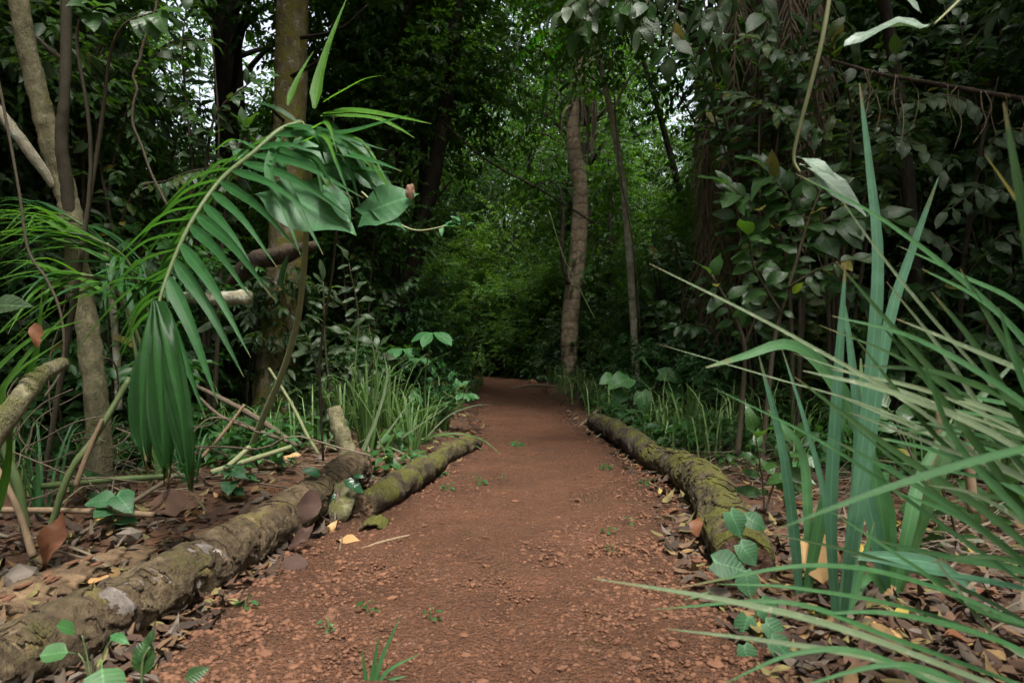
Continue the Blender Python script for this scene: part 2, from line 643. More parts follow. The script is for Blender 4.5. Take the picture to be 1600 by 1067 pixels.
M['round'] = leaf_mat('round_mid_green_leaf', (.035, .105, .030), (.050, .130, .040), (.08, .24, .03), .3, .5, 'net')
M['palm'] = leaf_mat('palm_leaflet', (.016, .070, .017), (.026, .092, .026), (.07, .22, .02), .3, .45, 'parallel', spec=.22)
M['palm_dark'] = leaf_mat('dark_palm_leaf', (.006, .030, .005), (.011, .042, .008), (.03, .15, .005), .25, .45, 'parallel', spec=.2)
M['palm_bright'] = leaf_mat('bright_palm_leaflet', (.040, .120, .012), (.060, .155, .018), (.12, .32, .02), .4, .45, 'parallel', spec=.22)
M['strap'] = leaf_mat('bluish_strap_leaf', (.060, .160, .088), (.090, .200, .120), (.07, .26, .08), .28, .42, 'parallel')
M['strap_green'] = leaf_mat('green_strap_leaf', (.035, .110, .035), (.055, .140, .050), (.08, .26, .03), .3, .4, 'parallel')
M['strap_pale'] = leaf_mat('pale_worn_strap_leaf', (.095, .140, .070), (.135, .180, .095), (.12, .22, .05), .25, .5, 'parallel', .45, (.34, .36, .27))
M['strap_dark'] = leaf_mat('dark_strap_leaf', (.022, .060, .014), (.034, .080, .022), (.06, .20, .01), .3, .4, 'parallel')
M['grass'] = leaf_mat('grass_blade', (.045, .110, .022), (.090, .145, .045), (.10, .22, .03), .3, .45, 'parallel')
M['herb'] = leaf_mat('herb_leaf', (.018, .060, .016), (.034, .090, .026), (.08, .24, .03), .32, .45)
M['creeper'] = leaf_mat('creeper_leaf', (.032, .095, .040), (.045, .115, .050), (.06, .20, .03), .3, .5, 'net')
M['glossy'] = leaf_mat('glossy_dark_leaf', (.012, .050, .020), (.020, .070, .028), (.04, .16, .02), .2, .2, 'net')
M['lime'] = leaf_mat('lime_leaf', (.14, .24, .01), (.20, .30, .015), (.30, .45, .02), .4, .5)
M['yellowing'] = leaf_mat('yellowing_leaf', (.11, .12, .02), (.18, .15, .03), (.22, .2, .03), .35, .5)
M['pale_leaf'] = leaf_mat('pale_blotched_leaf', (.10, .15, .11), (.14, .19, .14), (.10, .18, .06), .22, .45, 'net', .6, (.30, .32, .27))
M['green_stem'] = simple_mat('green_stem', (.06, .095, .03), (.10, .13, .05), 60, .5, .2)
M['stem'] = simple_mat('brown_stem', (.032, .027, .016), (.078, .064, .040), 70, .85, .5)
M['twig'] = simple_mat('dry_twig', (.065, .05, .032), (.17, .135, .092), 60, .85, .5)
M['stick'] = simple_mat('dry_stick', (.12, .085, .052), (.24, .165, .10), 40, .8, .5)
M['straw'] = simple_mat('straw_coloured_stem', (.15, .17, .075), (.24, .25, .13), 30, .6, .2)
M['fibre'] = simple_mat('dead_frond_fibre', (.058, .044, .028), (.16, .122, .08), 25, .85, .2)
M['bark_twin'] = bark_mat('olive_bark', (.15, .138, .075), (.30, .27, .16), .4, (.10, .10, .03), 26, (1, 1, .6))
M['bark_big'] = bark_mat('mossy_brown_bark', (.13, .105, .062), (.28, .23, .15), .86, (.15, .14, .026), 16, (1, 1, .5), (.30, .26, .21), .02)
M['bark_tan'] = bark_mat('tan_ringed_bark', (.22, .17, .115), (.38, .30, .21), .15, (.08, .09, .02), 14, (1, 1, 1.2), rings=26, bump=.5)
M['bark_pale'] = bark_mat('pale_lichen_bark', (.32, .29, .20), (.52, .48, .36), .1, (.11, .13, .04), 20, (1, 1, .6), (.42, .43, .37), .06)
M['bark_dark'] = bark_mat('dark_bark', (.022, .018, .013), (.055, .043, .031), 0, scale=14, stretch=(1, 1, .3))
M['bark_red'] = bark_mat('brown_palm_bark', (.035, .026, .017), (.085, .062, .04), 0, scale=12, stretch=(1, 1, .25), rings=40)
M['log'] = bark_mat('log_bark', (.060, .040, .022), (.22, .158, .092), .12, (.16, .13, .045), 22, (1, 1, 1), (.44, .38, .36), -.04, bump=.7)
M['log_bark'] = bark_mat('clinging_log_bark', (.075, .052, .030), (.20, .15, .085), .1, (.085, .075, .026), 30, (1, 1, 1), bump=.7)
M['log_pale'] = bark_mat('log_pale_patch', (.15, .125, .105), (.29, .25, .225), 0, scale=26, stretch=(1, 1, 1), bump=.5)
M['log_moss'] = bark_mat('mossy_log_bark', (.050, .038, .022), (.16, .125, .075), .46, (.115, .115, .022), 24, (1, 1, 1), bump=.8)
M['log_dark'] = bark_mat('dark_log_bark', (.055, .042, .032), (.115, .09, .07), .3, (.12, .13, .02), 20, (1, 1, 1), bump=.7)
M['wood'] = bark_mat('rotten_wood', (.13, .085, .05), (.30, .20, .115), 0, scale=30, stretch=(.4, 1, 1), bump=.6, dark=(.12, .075, .045))
M['wood_pale'] = bark_mat('pale_rotten_wood', (.42, .29, .17), (.56, .42, .27), 0, scale=30, stretch=(.4, 1, 1), bump=.6, dark=(.22, .14, .08))
M['wood_red'] = bark_mat('red_brown_bark', (.11, .06, .04), (.19, .105, .07), 0, scale=24, bump=.7)
M['stone'] = simple_mat('laterite_stone', (.085, .040, .023), (.19, .090, .050), 40, .9, .5)
M['pebble_grey'] = simple_mat('pale_pebble', (.11, .09, .07), (.20, .165, .135), 40, .85, .4)
M['dead_brown'] = simple_mat('brown_dead_leaf', (.10, .055, .035), (.18, .10, .065), 30, .7, .4, tw=.1)
M['dead_dark'] = simple_mat('dark_curled_leaf', (.032, .018, .013), (.070, .038, .028), 45, .8, .6, tw=.05)
M['dead_tan'] = simple_mat('tan_dead_leaf', (.33, .19, .075), (.48, .30, .13), 18, .6, .3, tw=.12)
M['dead_rust'] = simple_mat('rust_dead_leaf', (.115, .046, .021), (.20, .082, .037), 25, .6, .3, tw=.12)
M['dead_yellow'] = simple_mat('yellow_dead_leaf', (.30, .24, .045), (.42, .31, .07), 25, .6, .3, tw=.2)
M['dead_olive'] = simple_mat('olive_dead_leaf', (.17, .17, .045), (.26, .25, .08), 25, .6, .3, tw=.2)
M['litter'] = ramp_mat('leaf_litter', [(.055, .033, .022), (.105, .06, .036), (.035, .024, .017), (.15, .09, .05), (.075, .042, .027), (.22, .135, .055), (.09, .07, .05), (.20, .17, .06), (.15, .12, .095)])
M['moss'] = simple_mat('moss_tuft', (.06, .08, .015), (.13, .14, .03), 90, .95, .6)


def ground_mat():
    m, nt, out = _mat('forest_floor')
    geo = _n(nt, 'ShaderNodeNewGeometry')
    n1 = _noise(nt, geo.outputs['Position'], 9.0, 6.0, .65)
    n2 = _noise(nt, geo.outputs['Position'], 55.0, 4.0, .7)
    c = _mix(nt, _range(nt, n1, .35, .65), (.055, .032, .021), (.125, .066, .040))
    c = _mix(nt, _range(nt, n2, .5, .7, 0, .7), c, (.035, .024, .017))
    bp = _n(nt, 'ShaderNodeBump', i_Strength=.7, i_Distance=.02)
    nt.links.new(_math(nt, 'ADD', n1, n2), bp.inputs['Height'])
    p = _n(nt, 'ShaderNodeBsdfPrincipled', i_Roughness=.95)
    p.inputs['Specular IOR Level'].default_value = .15
    nt.links.new(c, p.inputs['Base Color'])
    nt.links.new(bp.outputs[0], p.inputs['Normal'])
    nt.links.new(p.outputs[0], out.inputs['Surface'])
    return m


def path_mat():
    m, nt, out = _mat('red_gravel_path')
    geo = _n(nt, 'ShaderNodeNewGeometry')
    pos = geo.outputs['Position']
    n1 = _noise(nt, pos, 2.2, 5.0, .6)
    n2 = _noise(nt, pos, 26.0, 5.0, .7)
    vo = _n(nt, 'ShaderNodeTexVoronoi', i_Scale=75.0, i_Randomness=1.0)
    nt.links.new(pos, vo.inputs['Vector'])
    vo2 = _n(nt, 'ShaderNodeTexVoronoi', i_Scale=190.0, i_Randomness=1.0)
    nt.links.new(pos, vo2.inputs['Vector'])
    sp = _n(nt, 'ShaderNodeSeparateColor')
    nt.links.new(vo.outputs['Color'], sp.inputs[0])
    sp2 = _n(nt, 'ShaderNodeSeparateColor')
    nt.links.new(vo2.outputs['Color'], sp2.inputs[0])
    c = _mix(nt, _range(nt, n1, .36, .62), (.078, .035, .019), (.160, .073, .039))
    c = _mix(nt, _range(nt, n2, .45, .7, 0, .6), c, (.10, .052, .034))
    c = _mix(nt, _range(nt, vo.outputs['Distance'], .35, .75, 0, .55), c, (.085, .045, .03))
    c = _mix(nt, _math(nt, 'MULTIPLY', sp.outputs[0], .35), c, (.235, .108, .061))
    c = _mix(nt, _range(nt, sp2.outputs[1], .8, 1, 0, .5), c, (.09, .05, .036))
    c = _mix(nt, _range(nt, sp2.outputs[0], .985, .99, 0, .4), c, (.42, .33, .27))
    n3 = _noise(nt, pos, 1.7, 4.0, .7)
    c = _mix(nt, _range(nt, n3, .56, .72, 0, .6), c, (.075, .062, .032))
    n7 = _noise(nt, pos, 5.5, 4.0, .65)
    c = _mix(nt, _range(nt, n7, .5, .72, 0, .5), c, (.075, .042, .028))
    ed = _n(nt, 'ShaderNodeAttribute', attribute_name='edge')
    e = _math(nt, 'ADD', ed.outputs['Fac'], _math(nt, 'MULTIPLY', _math(nt, 'SUBTRACT', n7, .5), .9))
    c = _mix(nt, _range(nt, e, .02, .34, .85, 0), c, _mix(nt, n2, (.035, .022, .014), (.085, .047, .029)))      # dark humus creeping in from the verges
    h = _math(nt, 'SUBTRACT', _math(nt, 'MULTIPLY', n2, .8), _math(nt, 'ADD', _math(nt, 'MULTIPLY', vo.outputs['Distance'], .9), _math(nt, 'MULTIPLY', vo2.outputs['Distance'], .5)))
    bp = _n(nt, 'ShaderNodeBump', i_Strength=1.0, i_Distance=.02)
    nt.links.new(h, bp.inputs['Height'])
    p = _n(nt, 'ShaderNodeBsdfPrincipled', i_Roughness=.95)
    p.inputs['Specular IOR Level'].default_value = .15
    nt.links.new(c, p.inputs['Base Color'])
    nt.links.new(bp.outputs[0], p.inputs['Normal'])
    nt.links.new(p.outputs[0], out.inputs['Surface'])
    return m


M['ground'] = ground_mat()
M['path'] = path_mat()

# ------------------------------------------------------------------ ground and path
def grid_sheet(xs, ys, zf):
    X, Y = np.meshgrid(xs, ys)
    Z = zf(X, Y)
    V = np.stack([X, Y, Z], -1).reshape(-1, 3)
    nx, ny = len(xs), len(ys)
    i = np.arange(ny - 1)[:, None] * nx
    j = np.arange(nx - 1)[None]
    F = np.stack([i + j, i + j + 1, i + nx + j + 1, i + nx + j], -1).reshape(-1, 4)
    return V, F


s = np.sinh(np.linspace(-6.3, 6.3, 260)) / np.sinh(6.3)
xs = np.sign(s) * np.abs(s) * 300
ys = np.concatenate([-np.geomspace(300, 1.2, 40), np.arange(-1, 12, .07), np.geomspace(12.05, 400, 110)])
V, F = grid_sheet(np.unique(np.concatenate([xs, np.arange(-5, 5, .1)])), ys, ground_z)
link('ground', new_mesh('ground', V, [F], M['ground'], True), kind='structure')

ys = np.concatenate([np.arange(-11, .6, .3), np.arange(.7, 4, .022), np.geomspace(4.02, 23.5, 240)])
nu = 74
u = np.linspace(0, 1, nu)
el, er = edges(ys)
el = el - .02 + .11 * vnoise(ys * 2.3, ys * 0, 21) + .05 * vnoise(ys * 8, ys * 0, 22)
er = er + .02 + .11 * vnoise(ys * 2.3, ys * 0, 23) + .05 * vnoise(ys * 8, ys * 0, 24)
X = el[:, None] + (er - el)[:, None] * u[None]
Y = np.repeat(ys[:, None], nu, 1)
edge = np.clip(np.minimum(u, 1 - u) / .05, 0, 1)[None]
Z = ground_z(X, Y) + .006 + edge * (.010 + .012 * vnoise(X * 30, Y * 30, 31) + .014 * vnoise(X * 9, Y * 9, 32)) - (1 - edge) * .004
V = np.stack([X, Y, Z], -1).reshape(-1, 3)
i = np.arange(len(ys) - 1)[:, None] * nu
j = np.arange(nu - 1)[None]
F = np.stack([i + j, i + j + 1, i + nu + j + 1, i + nu + j], -1).reshape(-1, 4)
path = link('path', new_mesh('path', V, [F], M['path'], True, {'edge': np.tile(2 * np.minimum(u, 1 - u), len(ys))}), kind='structure')


def path_z(x, y):
    return ground_z(x, y) + .013


# gravel lying on the path
def stone_mesh(name, seed, mat):
    r = np.random.default_rng(seed)
    import bmesh
    bm = bmesh.new()
    bmesh.ops.create_icosphere(bm, subdivisions=1, radius=1)
    for v in bm.verts:
        k = r.uniform(.72, 1.2)
        v.co = Vector((v.co.x * k, v.co.y * k * .85, v.co.z * k * .62))
    me = bpy.data.meshes.new(name)
    bm.to_mesh(me)
    bm.free()
    me.materials.append(mat)
    return me


stones = [stone_mesh('stone', k, M['stone']) for k in range(6)]
ico = [np.array([v.co[:] for v in me.vertices]) for me in stones]
icoF = np.array([p.vertices[:] for p in stones[0].polygons])
n = 34000
yy = 1 / RG.uniform(1 / 13.0, 1 / 1.15, n)
l, r = edges(yy)
uu = RG.random(n)
xx = l + (r - l) * uu
side = np.abs(uu - .5) * 2
rad = (.0026 + .0066 * RG.random(n) ** 2.6) * (.75 + .7 * side) * np.clip(.75 + yy * .08, .8, 1.35) * np.where(yy < 2.6, 1.2, 1.0)
keep = RG.random(n) < (.45 + .55 * side) * np.where(vnoise(xx * 2, yy * 2, 41) > -.1, 1, .45)
xx, yy, rad = xx[keep], yy[keep], rad[keep]
n = len(xx)
a = RG.uniform(0, 6.28, n)
which = RG.integers(0, 6, n)
B = np.stack(ico)[which] * rad[:, None, None]
ca, sa = np.cos(a)[:, None], np.sin(a)[:, None]
V = np.stack([B[..., 0] * ca - B[..., 1] * sa + xx[:, None], B[..., 0] * sa + B[..., 1] * ca + yy[:, None],
              B[..., 2] + (path_z(xx, yy) + .25 * rad)[:, None]], -1).reshape(-1, 3)
F = (icoF[None] + (np.arange(n) * 12 * 0 + np.arange(n) * len(ico[0]))[:, None, None]).reshape(-1, 3)
link('gravel', new_mesh('gravel', V, [F], M['stone'], False, {'rnd': np.repeat(RG.random(n), len(ico[0]))}), path, kind='stuff')

cnt = 0
while cnt < 240:                                           # the larger stones one by one
    y = 1 / RG.uniform(1 / 4.2, 1 / 1.3)
    l, r = (float(v) for v in edges(y))
    k = RG.random()
    x = l + (r - l) * (k * .36 if RG.random() < .5 else 1 - k * .36) if RG.random() < .75 else RG.uniform(l, r)
    rr = RG.uniform(.009, .016) * (1.6 if RG.random() < .07 else 1)
    mw = Matrix.Translation((x, y, float(path_z(x, y)) + rr * .2)) @ Matrix.Rotation(RG.uniform(0, 6.28), 4, 'Z') @ Matrix.Rotation(RG.uniform(-.3, .3), 4, 'X') @ Matrix.Diagonal((rr * RG.uniform(.8, 1.3), rr, rr * RG.uniform(.6, 1.1), 1))
    link('stone', stones[cnt % 6], path, mw)
    cnt += 1
# ------------------------------------------------------------------ the forest behind: prototypes
def sprays(centers, outdir, n_leaf, L, r, twig=.32, droop=.45):
    """Leafy twigs: at each centre a twig pointing outwards with alternate leaves. Returns leaf arrays."""
    m = len(centers)
    d = norm(outdir + r.normal(0, .45, (m, 3)))
    d[:, 2] -= .18
    d = norm(d)
    up = norm(np.array([0, 0, 1.0]) + r.normal(0, .28, (m, 3)))
    s = norm(np.cross(d, up))
    k = np.arange(n_leaf)
    t = (k + .5) / n_leaf
    sgn = np.where(k % 2 == 0, 1.0, -1.0)
    P = centers[:, None] + d[:, None] * (t * twig)[None, :, None] - np.array([0, 0, 1.0])[None, None] * (droop * .25 * twig * t ** 2)[None, :, None]
    fwd = .55 + .5 * t
    D = d[:, None] * fwd[None, :, None] + s[:, None] * (sgn * (1.05 - .55 * t))[None, :, None]
    D = D + r.normal(0, .22, D.shape)
    D[..., 2] -= droop * r.uniform(.2, 1.3, D.shape[:2])
    N = up[:, None] + r.normal(0, .38, D.shape)
    LL = L * r.uniform(.7, 1.25, D.shape[:2]) * (1 - .25 * t)[None]
    return P.reshape(-1, 3), D.reshape(-1, 3), N.reshape(-1, 3), LL.ravel()


def crown_points(r, n_clump, n_spray, h0, h1, rad, shape='tree', clump_r=.55):
    z = r.uniform(0, 1, n_clump)
    a = r.uniform(0, 6.283, n_clump)
    prof = np.sin(math.pi * np.clip(.12 + .83 * z, 0, 1)) if shape == 'tree' else np.clip(1.05 - .6 * z, .3, 1)
    rr = rad * prof * np.sqrt(r.uniform(.1, 1, n_clump))
    C = np.stack([rr * np.cos(a), rr * np.sin(a), h0 + (h1 - h0) * z], 1)
    idx = r.integers(0, n_clump, n_spray)
    off = r.normal(0, 1, (n_spray, 3)) * clump_r * np.array([.6, .6, .38])
    P = C[idx] + off
    O = norm(off + .5 * norm(np.stack([C[idx][:, 0], C[idx][:, 1], 0 * C[idx][:, 0]], 1)) + 1e-3)
    return C, P, O


def make_proto(name, label, cat, group, seed, h_tr, r_tr, n_clump, n_spray, n_leaf, h0, h1, rad, L, wd, mat, bark, shape='tree', clump_r=.55, lean=.15, stems=1, twig=.32, droop=.45):
    r = np.random.default_rng(seed)
    root = thing(name, (0, 0, -50), label, cat, group)
    C, P, O = crown_points(r, n_clump, n_spray, h0, h1, rad, shape, clump_r)
    tubes = []
    for sidx in range(stems):
        lx, ly = r.normal(0, lean, 2) * h_tr * .5
        b = r.normal(0, .08 if stems > 1 else 0, 2)
        ax = [(b[0], b[1], -.15), (b[0] + lx * .25 + r.normal(0, .03), b[1] + ly * .25, h_tr * .35), (lx * .7, ly * .7 + r.normal(0, .05), h_tr * .7), (lx, ly, h_tr)]
        tubes.append(tube_arrays(ax, [r_tr * 1.25, r_tr, r_tr * .75, r_tr * .3], 14, 9, .12, 2.5))
    limbs = []
    axc = crom(ax, 30)
    for c in C:
        zt = c[2] - r.uniform(.1, .5) * rad
        k = int(np.clip(np.searchsorted(axc[:, 2], zt), 2, 28))
        p0 = axc[k]
        mid = (p0 + c) / 2 + np.array([0, 0, .12 * rad]) + r.normal(0, .06, 3)
        rb = max(.006, r_tr * .3 * (1 - k / 40))
        limbs.append(tube_arrays([p0, mid, c], [rb, rb * .7, rb * .25], 6, 5, 0, cap=False))
    V, F, T = join(tubes)
    local('trunk' if cat == 'tree' else 'stem', new_mesh('trunk', V, [F, T], bark, True), root)
    V, F, T = join(limbs)
    local('branches', new_mesh('branches', V, [F, T], bark, True), root)['kind'] = 'stuff'
    p, d, nn, ll = sprays(P, O, n_leaf, L, r, twig, droop)
    V, F, rn = leaf_cloud(p, d, nn, ll, wd, True)
    local('crown' if cat == 'tree' else 'foliage', new_mesh('crown', V, [F], mat, False, {'rnd': rn}), root)['kind'] = 'stuff'
    return root


TALL = ('tall forest tree with dense dark crown', 'tree', 'tall trees of the forest')
SAP = ('slender understorey tree leafy from knee height', 'tree', 'understorey trees')
PALE = ('yellow-green understorey tree lit from behind at the end of the path', 'tree', 'pale understorey trees')
BUSH = ('low dark leafy bush', 'bush', 'bushes of the undergrowth')
FINE = ('fine-leaved bush in deep shade', 'bush', 'fine-leaved bushes')
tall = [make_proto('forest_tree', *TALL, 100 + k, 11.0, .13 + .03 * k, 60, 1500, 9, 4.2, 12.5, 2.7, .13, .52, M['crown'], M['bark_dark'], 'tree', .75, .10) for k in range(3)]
sap = [make_proto('understorey_tree', *SAP, 200 + k, 4.6, .035 + .008 * k, 36, 620, 9, .6, 5.2, 1.25, (.10, .13, .115)[k], (.50, .46, .56)[k], (M['crown'], M['crown_grey'], M['crown'])[k], M['bark_dark'], 'tree', .42, .12) for k in range(3)]
pale = [make_proto('understorey_tree', *PALE, 300 + k, 6.5, .05, 45, 900, 9, 1.0, 7.6, 1.7, .085, .56, M['crown_pale'], M['bark_dark'], 'tree', .5, .12) for k in range(2)]
bush = [make_proto('bush', *BUSH, 400 + k, 1.5, .016, 18, 210, 9, .12, 1.75, .75, (.12, .095, .14)[k], (.50, .52, .42)[k], (M['crown'], M['herb'], M['crown_grey'])[k], M['bark_dark'], 'bush', .26, .15, 3, .26) for k in range(3)]
fine = [make_proto('bush', *FINE, 500 + k, 2.2, .02, 26, 420, 11, .1, 2.7, .95, .055, .55, (M['crown'], M['crown_pale'])[k], M['bark_dark'], 'bush', .3, .15, 3, .24) for k in range(2)]
used = set()
CROWNS = {'forest_tree': [], 'understorey_tree': []}
for p_ in tall + sap + pale:
    CROWNS[p_.name.split('.')[0]].append(next(c.data for c in KIDS[p_.name] if c.name.startswith('crown')))
LOOK = {}
for protos, words_ in ((tall, ('tall dark-crowned forest tree', 'tall full-crowned forest tree', 'thick-stemmed tall forest tree')), (sap, ('slender dark-leaved young tree', 'slender grey-leaved young tree', 'slender broad-leaved young tree')), (pale, ('yellow-green young tree', 'pale green young tree')), (bush, ('low dark leafy bush', 'low bright leafy bush', 'low grey-leaved bush')), (fine, ('dark fine-leaved bush', 'pale fine-leaved bush'))):
    for p_, w_ in zip(protos, words_):
        LOOK[p_.name] = w_

# windows of the photograph that nearer plants must leave free: x0, x1, y0, y1, distance of what stands there
FREE = [(370, 520, -50, 700, 6.2), (855, 925, 90, 600, 14.0), (930, 1010, 60, 640, 9.0), (1090, 1280, 60, 520, 6.2),
        (545, 740, -50, 560, 8.6), (0, 420, 200, 780, 3.9), (1110, 1600, 480, 1067, 3.6), (1100, 1560, 0, 480, 4.6),
        (420, 780, 500, 720, 6.2), (900, 1130, 540, 720, 7.2), (1460, 1530, 180, 480, 7.6), (840, 1080, -20, 200, 5.2), (700, 900, 420, 620, 13.5), (700, 1010, 60, 420, 12.0)]


def blocked(x, y, w, h0, h1):
    d = max(y - w * .5, .5)
    x0, x1 = 800 + (x - w) / d * FPX, 800 + (x + w) / d * FPX
    y1, y0 = 545 - (h0 - CAM_H) / d * FPX, 545 - (h1 - CAM_H) / d * FPX
    for a, b, c, e, dd in FREE[:(len(FREE) - 2) if h1 < 3.2 else len(FREE)]:
        if y < dd and x0 < b and x1 > a and y0 < e and y1 > c:
            return True
    return False


MARKS = [(135, 3.4, 'the forked tree'), (440, 6.4, 'the mossy trunk'), (640, 9.2, 'the black leaning trunks'), (800, 15.5, 'the end of the path'), (890, 14.5, 'the tan tree'),
         (985, 9, 'the slim pale sapling'), (1105, 8, 'the thin black sapling'), (1190, 6.4, 'the shaggy palm'), (1490, 7.9, 'the stout dark trunk')]


def where_is(x, y):
    if y < .5:
        return 'added out of view to shade the path start'
    px = 800 + x / y * FPX
    if px < -150 or px > 1750:
        return 'deep in the forest off to the ' + ('left' if px < 0 else 'right')
    q = min(MARKS, key=lambda m: abs(m[0] - px))
    dx, dy = px - q[0], y - q[1]
    rel = 'far behind' if dy > 7 else 'behind' if dy > 1.5 else 'in front of' if dy < -1.5 else 'beside'
    if abs(dx) > 45:
        rel += ' and ' + ('left of' if dx < 0 else 'right of')
    return rel + ' ' + q[2]


def place(protos, x, y, rz, s, label=None, group=None):
    p = protos[int(RG.integers(0, len(protos)))]
    loc = (x, y, gz(x, y) - .02)
    label = LOOK[p.name] + ' ' + where_is(x, y)
    if p.name not in used:
        used.add(p.name)
        p.matrix_basis = Matrix.Translation(Vector(loc)) @ Matrix.Rotation(rz, 4, 'Z') @ Matrix.Scale(s, 4)
        p['label'] = label
        p['group'] = 'each ' + label
        return p
    return copy_thing(p, loc, rz, s, label, 'each ' + label)


GAPS = [(345, 190), (320, 160), (1078, 160), (1065, 190), (790, 220)]      # where the sky shows through in the photograph


def hides_sky(x, y, rad, h0, h1):
    for gx, gy in GAPS:
        cx, cy0, cy1 = 800 + x / y * FPX, 545 - (h1 - CAM_H) / y * FPX, 545 - (h0 - CAM_H) / y * FPX
        if abs(cx - gx) < rad / y * FPX * .8 and cy0 < gy < cy1:
            return True
    return False


def scatter(protos, n, x0, x1, y0, y1, mind, w, h0, h1, smin=.8, smax=1.25, off=.4, lab=None, tries=60, edge=0.0):
    pts = []
    for _ in range(n * tries):
        if len(pts) >= n:
            break
        x, y = RG.uniform(x0, x1), RG.uniform(y0, y1)
        l, r = (float(v) for v in edges(y))
        if any((x - a) ** 2 + (y - b) ** 2 < mind * mind for a, b in pts):
            continue
        s = RG.uniform(smin, smax)
        if l - off - edge * w * s < x < r + off + edge * w * s:
            continue
        if y > .3 and h1 > 3 and hides_sky(x, y, 2.3 if protos is tall else 1.1, 4.0 * s if protos is tall else .6, 12 * s if protos is tall else 5 * s):
            continue
        if y > .3 and blocked(x, y, w * s, h0 * s, h1 * s):
            continue
        pts.append((x, y))
        place(protos, x, y, RG.uniform(0, 6.28), s, *(lab or (None, None)))
    return pts


LT, RT = ('left of the path', 'right of the path')
def lab(base, where):
    return (base[0] + ', ' + where, base[2] + ' ' + where)


# tall canopy trees
scatter(tall, 27, -14, -2.7, 1.5, 24, 1.9, .35, 0, 4.0, .85, 1.2, 1.6, lab(TALL, LT))
scatter(tall, 27, 2.9, 14, 1.5, 24, 1.9, .35, 0, 4.0, .85, 1.2, 1.8, lab(TALL, RT))
scatter(tall, 4, -5, 6, 17, 25, 1.9, .35, 0, 4.0, .8, 1.1, .6)
scatter(tall, 40, -18, 18, 24, 48, 2.3, .35, 0, 4.0, .9, 1.4, 1.0, lab(TALL, 'far beyond the end of the path'))
scatter(tall, 18, -12, 12, -13, -1.5, 2.4, .3, 0, 4.0, .9, 1.2, 1.0, lab(TALL, 'added out of view to shade the path start'))  # unseen trees put behind the camera, close in, to shade the foreground
# understorey
scatter(sap, 46, -11, -1.9, 3.6, 18, .95, 1.0, .4, 5.0, .75, 1.3, 1.0, lab(SAP, LT))
scatter(sap, 46, 1.9, 11, 3.6, 18, .95, 1.0, .4, 5.0, .75, 1.3, 1.1, lab(SAP, RT))
scatter(sap, 40, -9, 9, 17, 30, 1.0, 1.0, .4, 5.0, .9, 1.7, .4, lab(SAP, 'in the dark beyond the bend'))
scatter(pale, 7, -5, 8, 17.5, 27, 1.6, 1.2, 3, 5.0, .9, 1.5, .5)
scatter(bush, 46, -8, -.6, 4.4, 17, .5, .65, 0, 1.7, .55, 1.1, .12, lab(BUSH, LT), 80, .8)
scatter(bush, 46, 1.0, 8, 4.4, 17, .5, .65, 0, 1.7, .55, 1.1, .12, lab(BUSH, RT), 80, .8)
scatter(bush, 30, -3.5, -.6, 7.5, 17, .4, .6, 0, 1.6, .35, .75, .08, lab(BUSH, 'close to the left path edge'), 80, .85)
scatter(bush, 30, .6, 4, 8.5, 17, .4, .6, 0, 1.6, .35, .75, .08, lab(BUSH, 'close to the right path edge'), 80, .85)
scatter(fine, 30, -7, -.8, 7, 19, .7, .8, 0, 2.6, .7, 1.2, .15, lab(FINE, LT), 80, .8)
scatter(fine, 30, .8, 7, 7, 19, .7, .8, 0, 2.6, .7, 1.2, .15, lab(FINE, RT), 80, .8)
scatter(fine, 16, -1.6, 3.2, 16.6, 18.6, .45, .6, 0, 2.6, .9, 1.3, 0, lab(FINE, 'closing the view at the bend'), 80, .5)
scatter(fine, 46, -7, 7, 18, 27, .7, .8, 0, 2.6, 1.1, 1.7, 0, lab(FINE, 'where the path bends away'), 80, .3)
for x, y, s_ in [(-3.3, 4.9, .8), (-4.2, 4.7, .9), (-3.2, 6.4, .85), (-4.3, 6.0, 1.0), (-5.2, 5.4, 1.0), (-3.4, 7.4, 1.0), (-2.0, 8.4, .8), (-5.6, 7.2, 1.1), (4.2, 6.4, .9), (5.2, 6.6, 1.0), (3.4, 7.4, .9), (4.6, 8.6, 1.1)]:
    place(sap, x, y, RG.uniform(0, 6.28), s_)
for x, y, s_ in [(-2.7, 5.0, .6), (-3.4, 4.3, .55), (-2.95, 5.7, .65), (-3.9, 5.0, .7), (-3.05, 3.75, .4), (-2.45, 4.5, .38), (-1.55, 6.7, .5), (-1.2, 7.2, .45), (-3.6, 3.4, .45), (1.95, 5.3, .45), (2.5, 4.7, .5), (3.0, 5.3, .65), (3.6, 4.6, .6), (2.35, 6.0, .6), (3.3, 6.2, .75), (1.75, 6.0, .42), (1.6, 7.2, .5), (1.45, 8.2, .5), (4.2, 5.4, .8), (3.0, 3.8, .42)]:
    place(bush, x, y, RG.uniform(0, 6.28), s_)
for x, y, s_ in [(.15, 17.4, 1.0), (.75, 16.8, .95), (1.35, 17.0, 1.1), (-.1, 18.9, 1.3), (-1.75, 15.9, .9), (-2.4, 16.5, 1.0), (-3.1, 17.0, 1.1), (-1.3, 15.1, .5), (.95, 15.6, .5), (.6, 19.4, 1.4), (-.7, 20.0, 1.2), (-4.2, 17.2, 1.2), (1.9, 16.2, 1.0), (-5.2, 22.0, 1.6), (-3.6, 22.3, 1.6), (-2.0, 21.8, 1.6), (-.4, 21.9, 1.6), (1.2, 21.5, 1.6), (2.6, 20.5, 1.6), (.4, 18.0, 1.2)]:
    place(fine, x, y, RG.uniform(0, 6.28), s_, *lab(FINE, 'closing the view at the bend'))
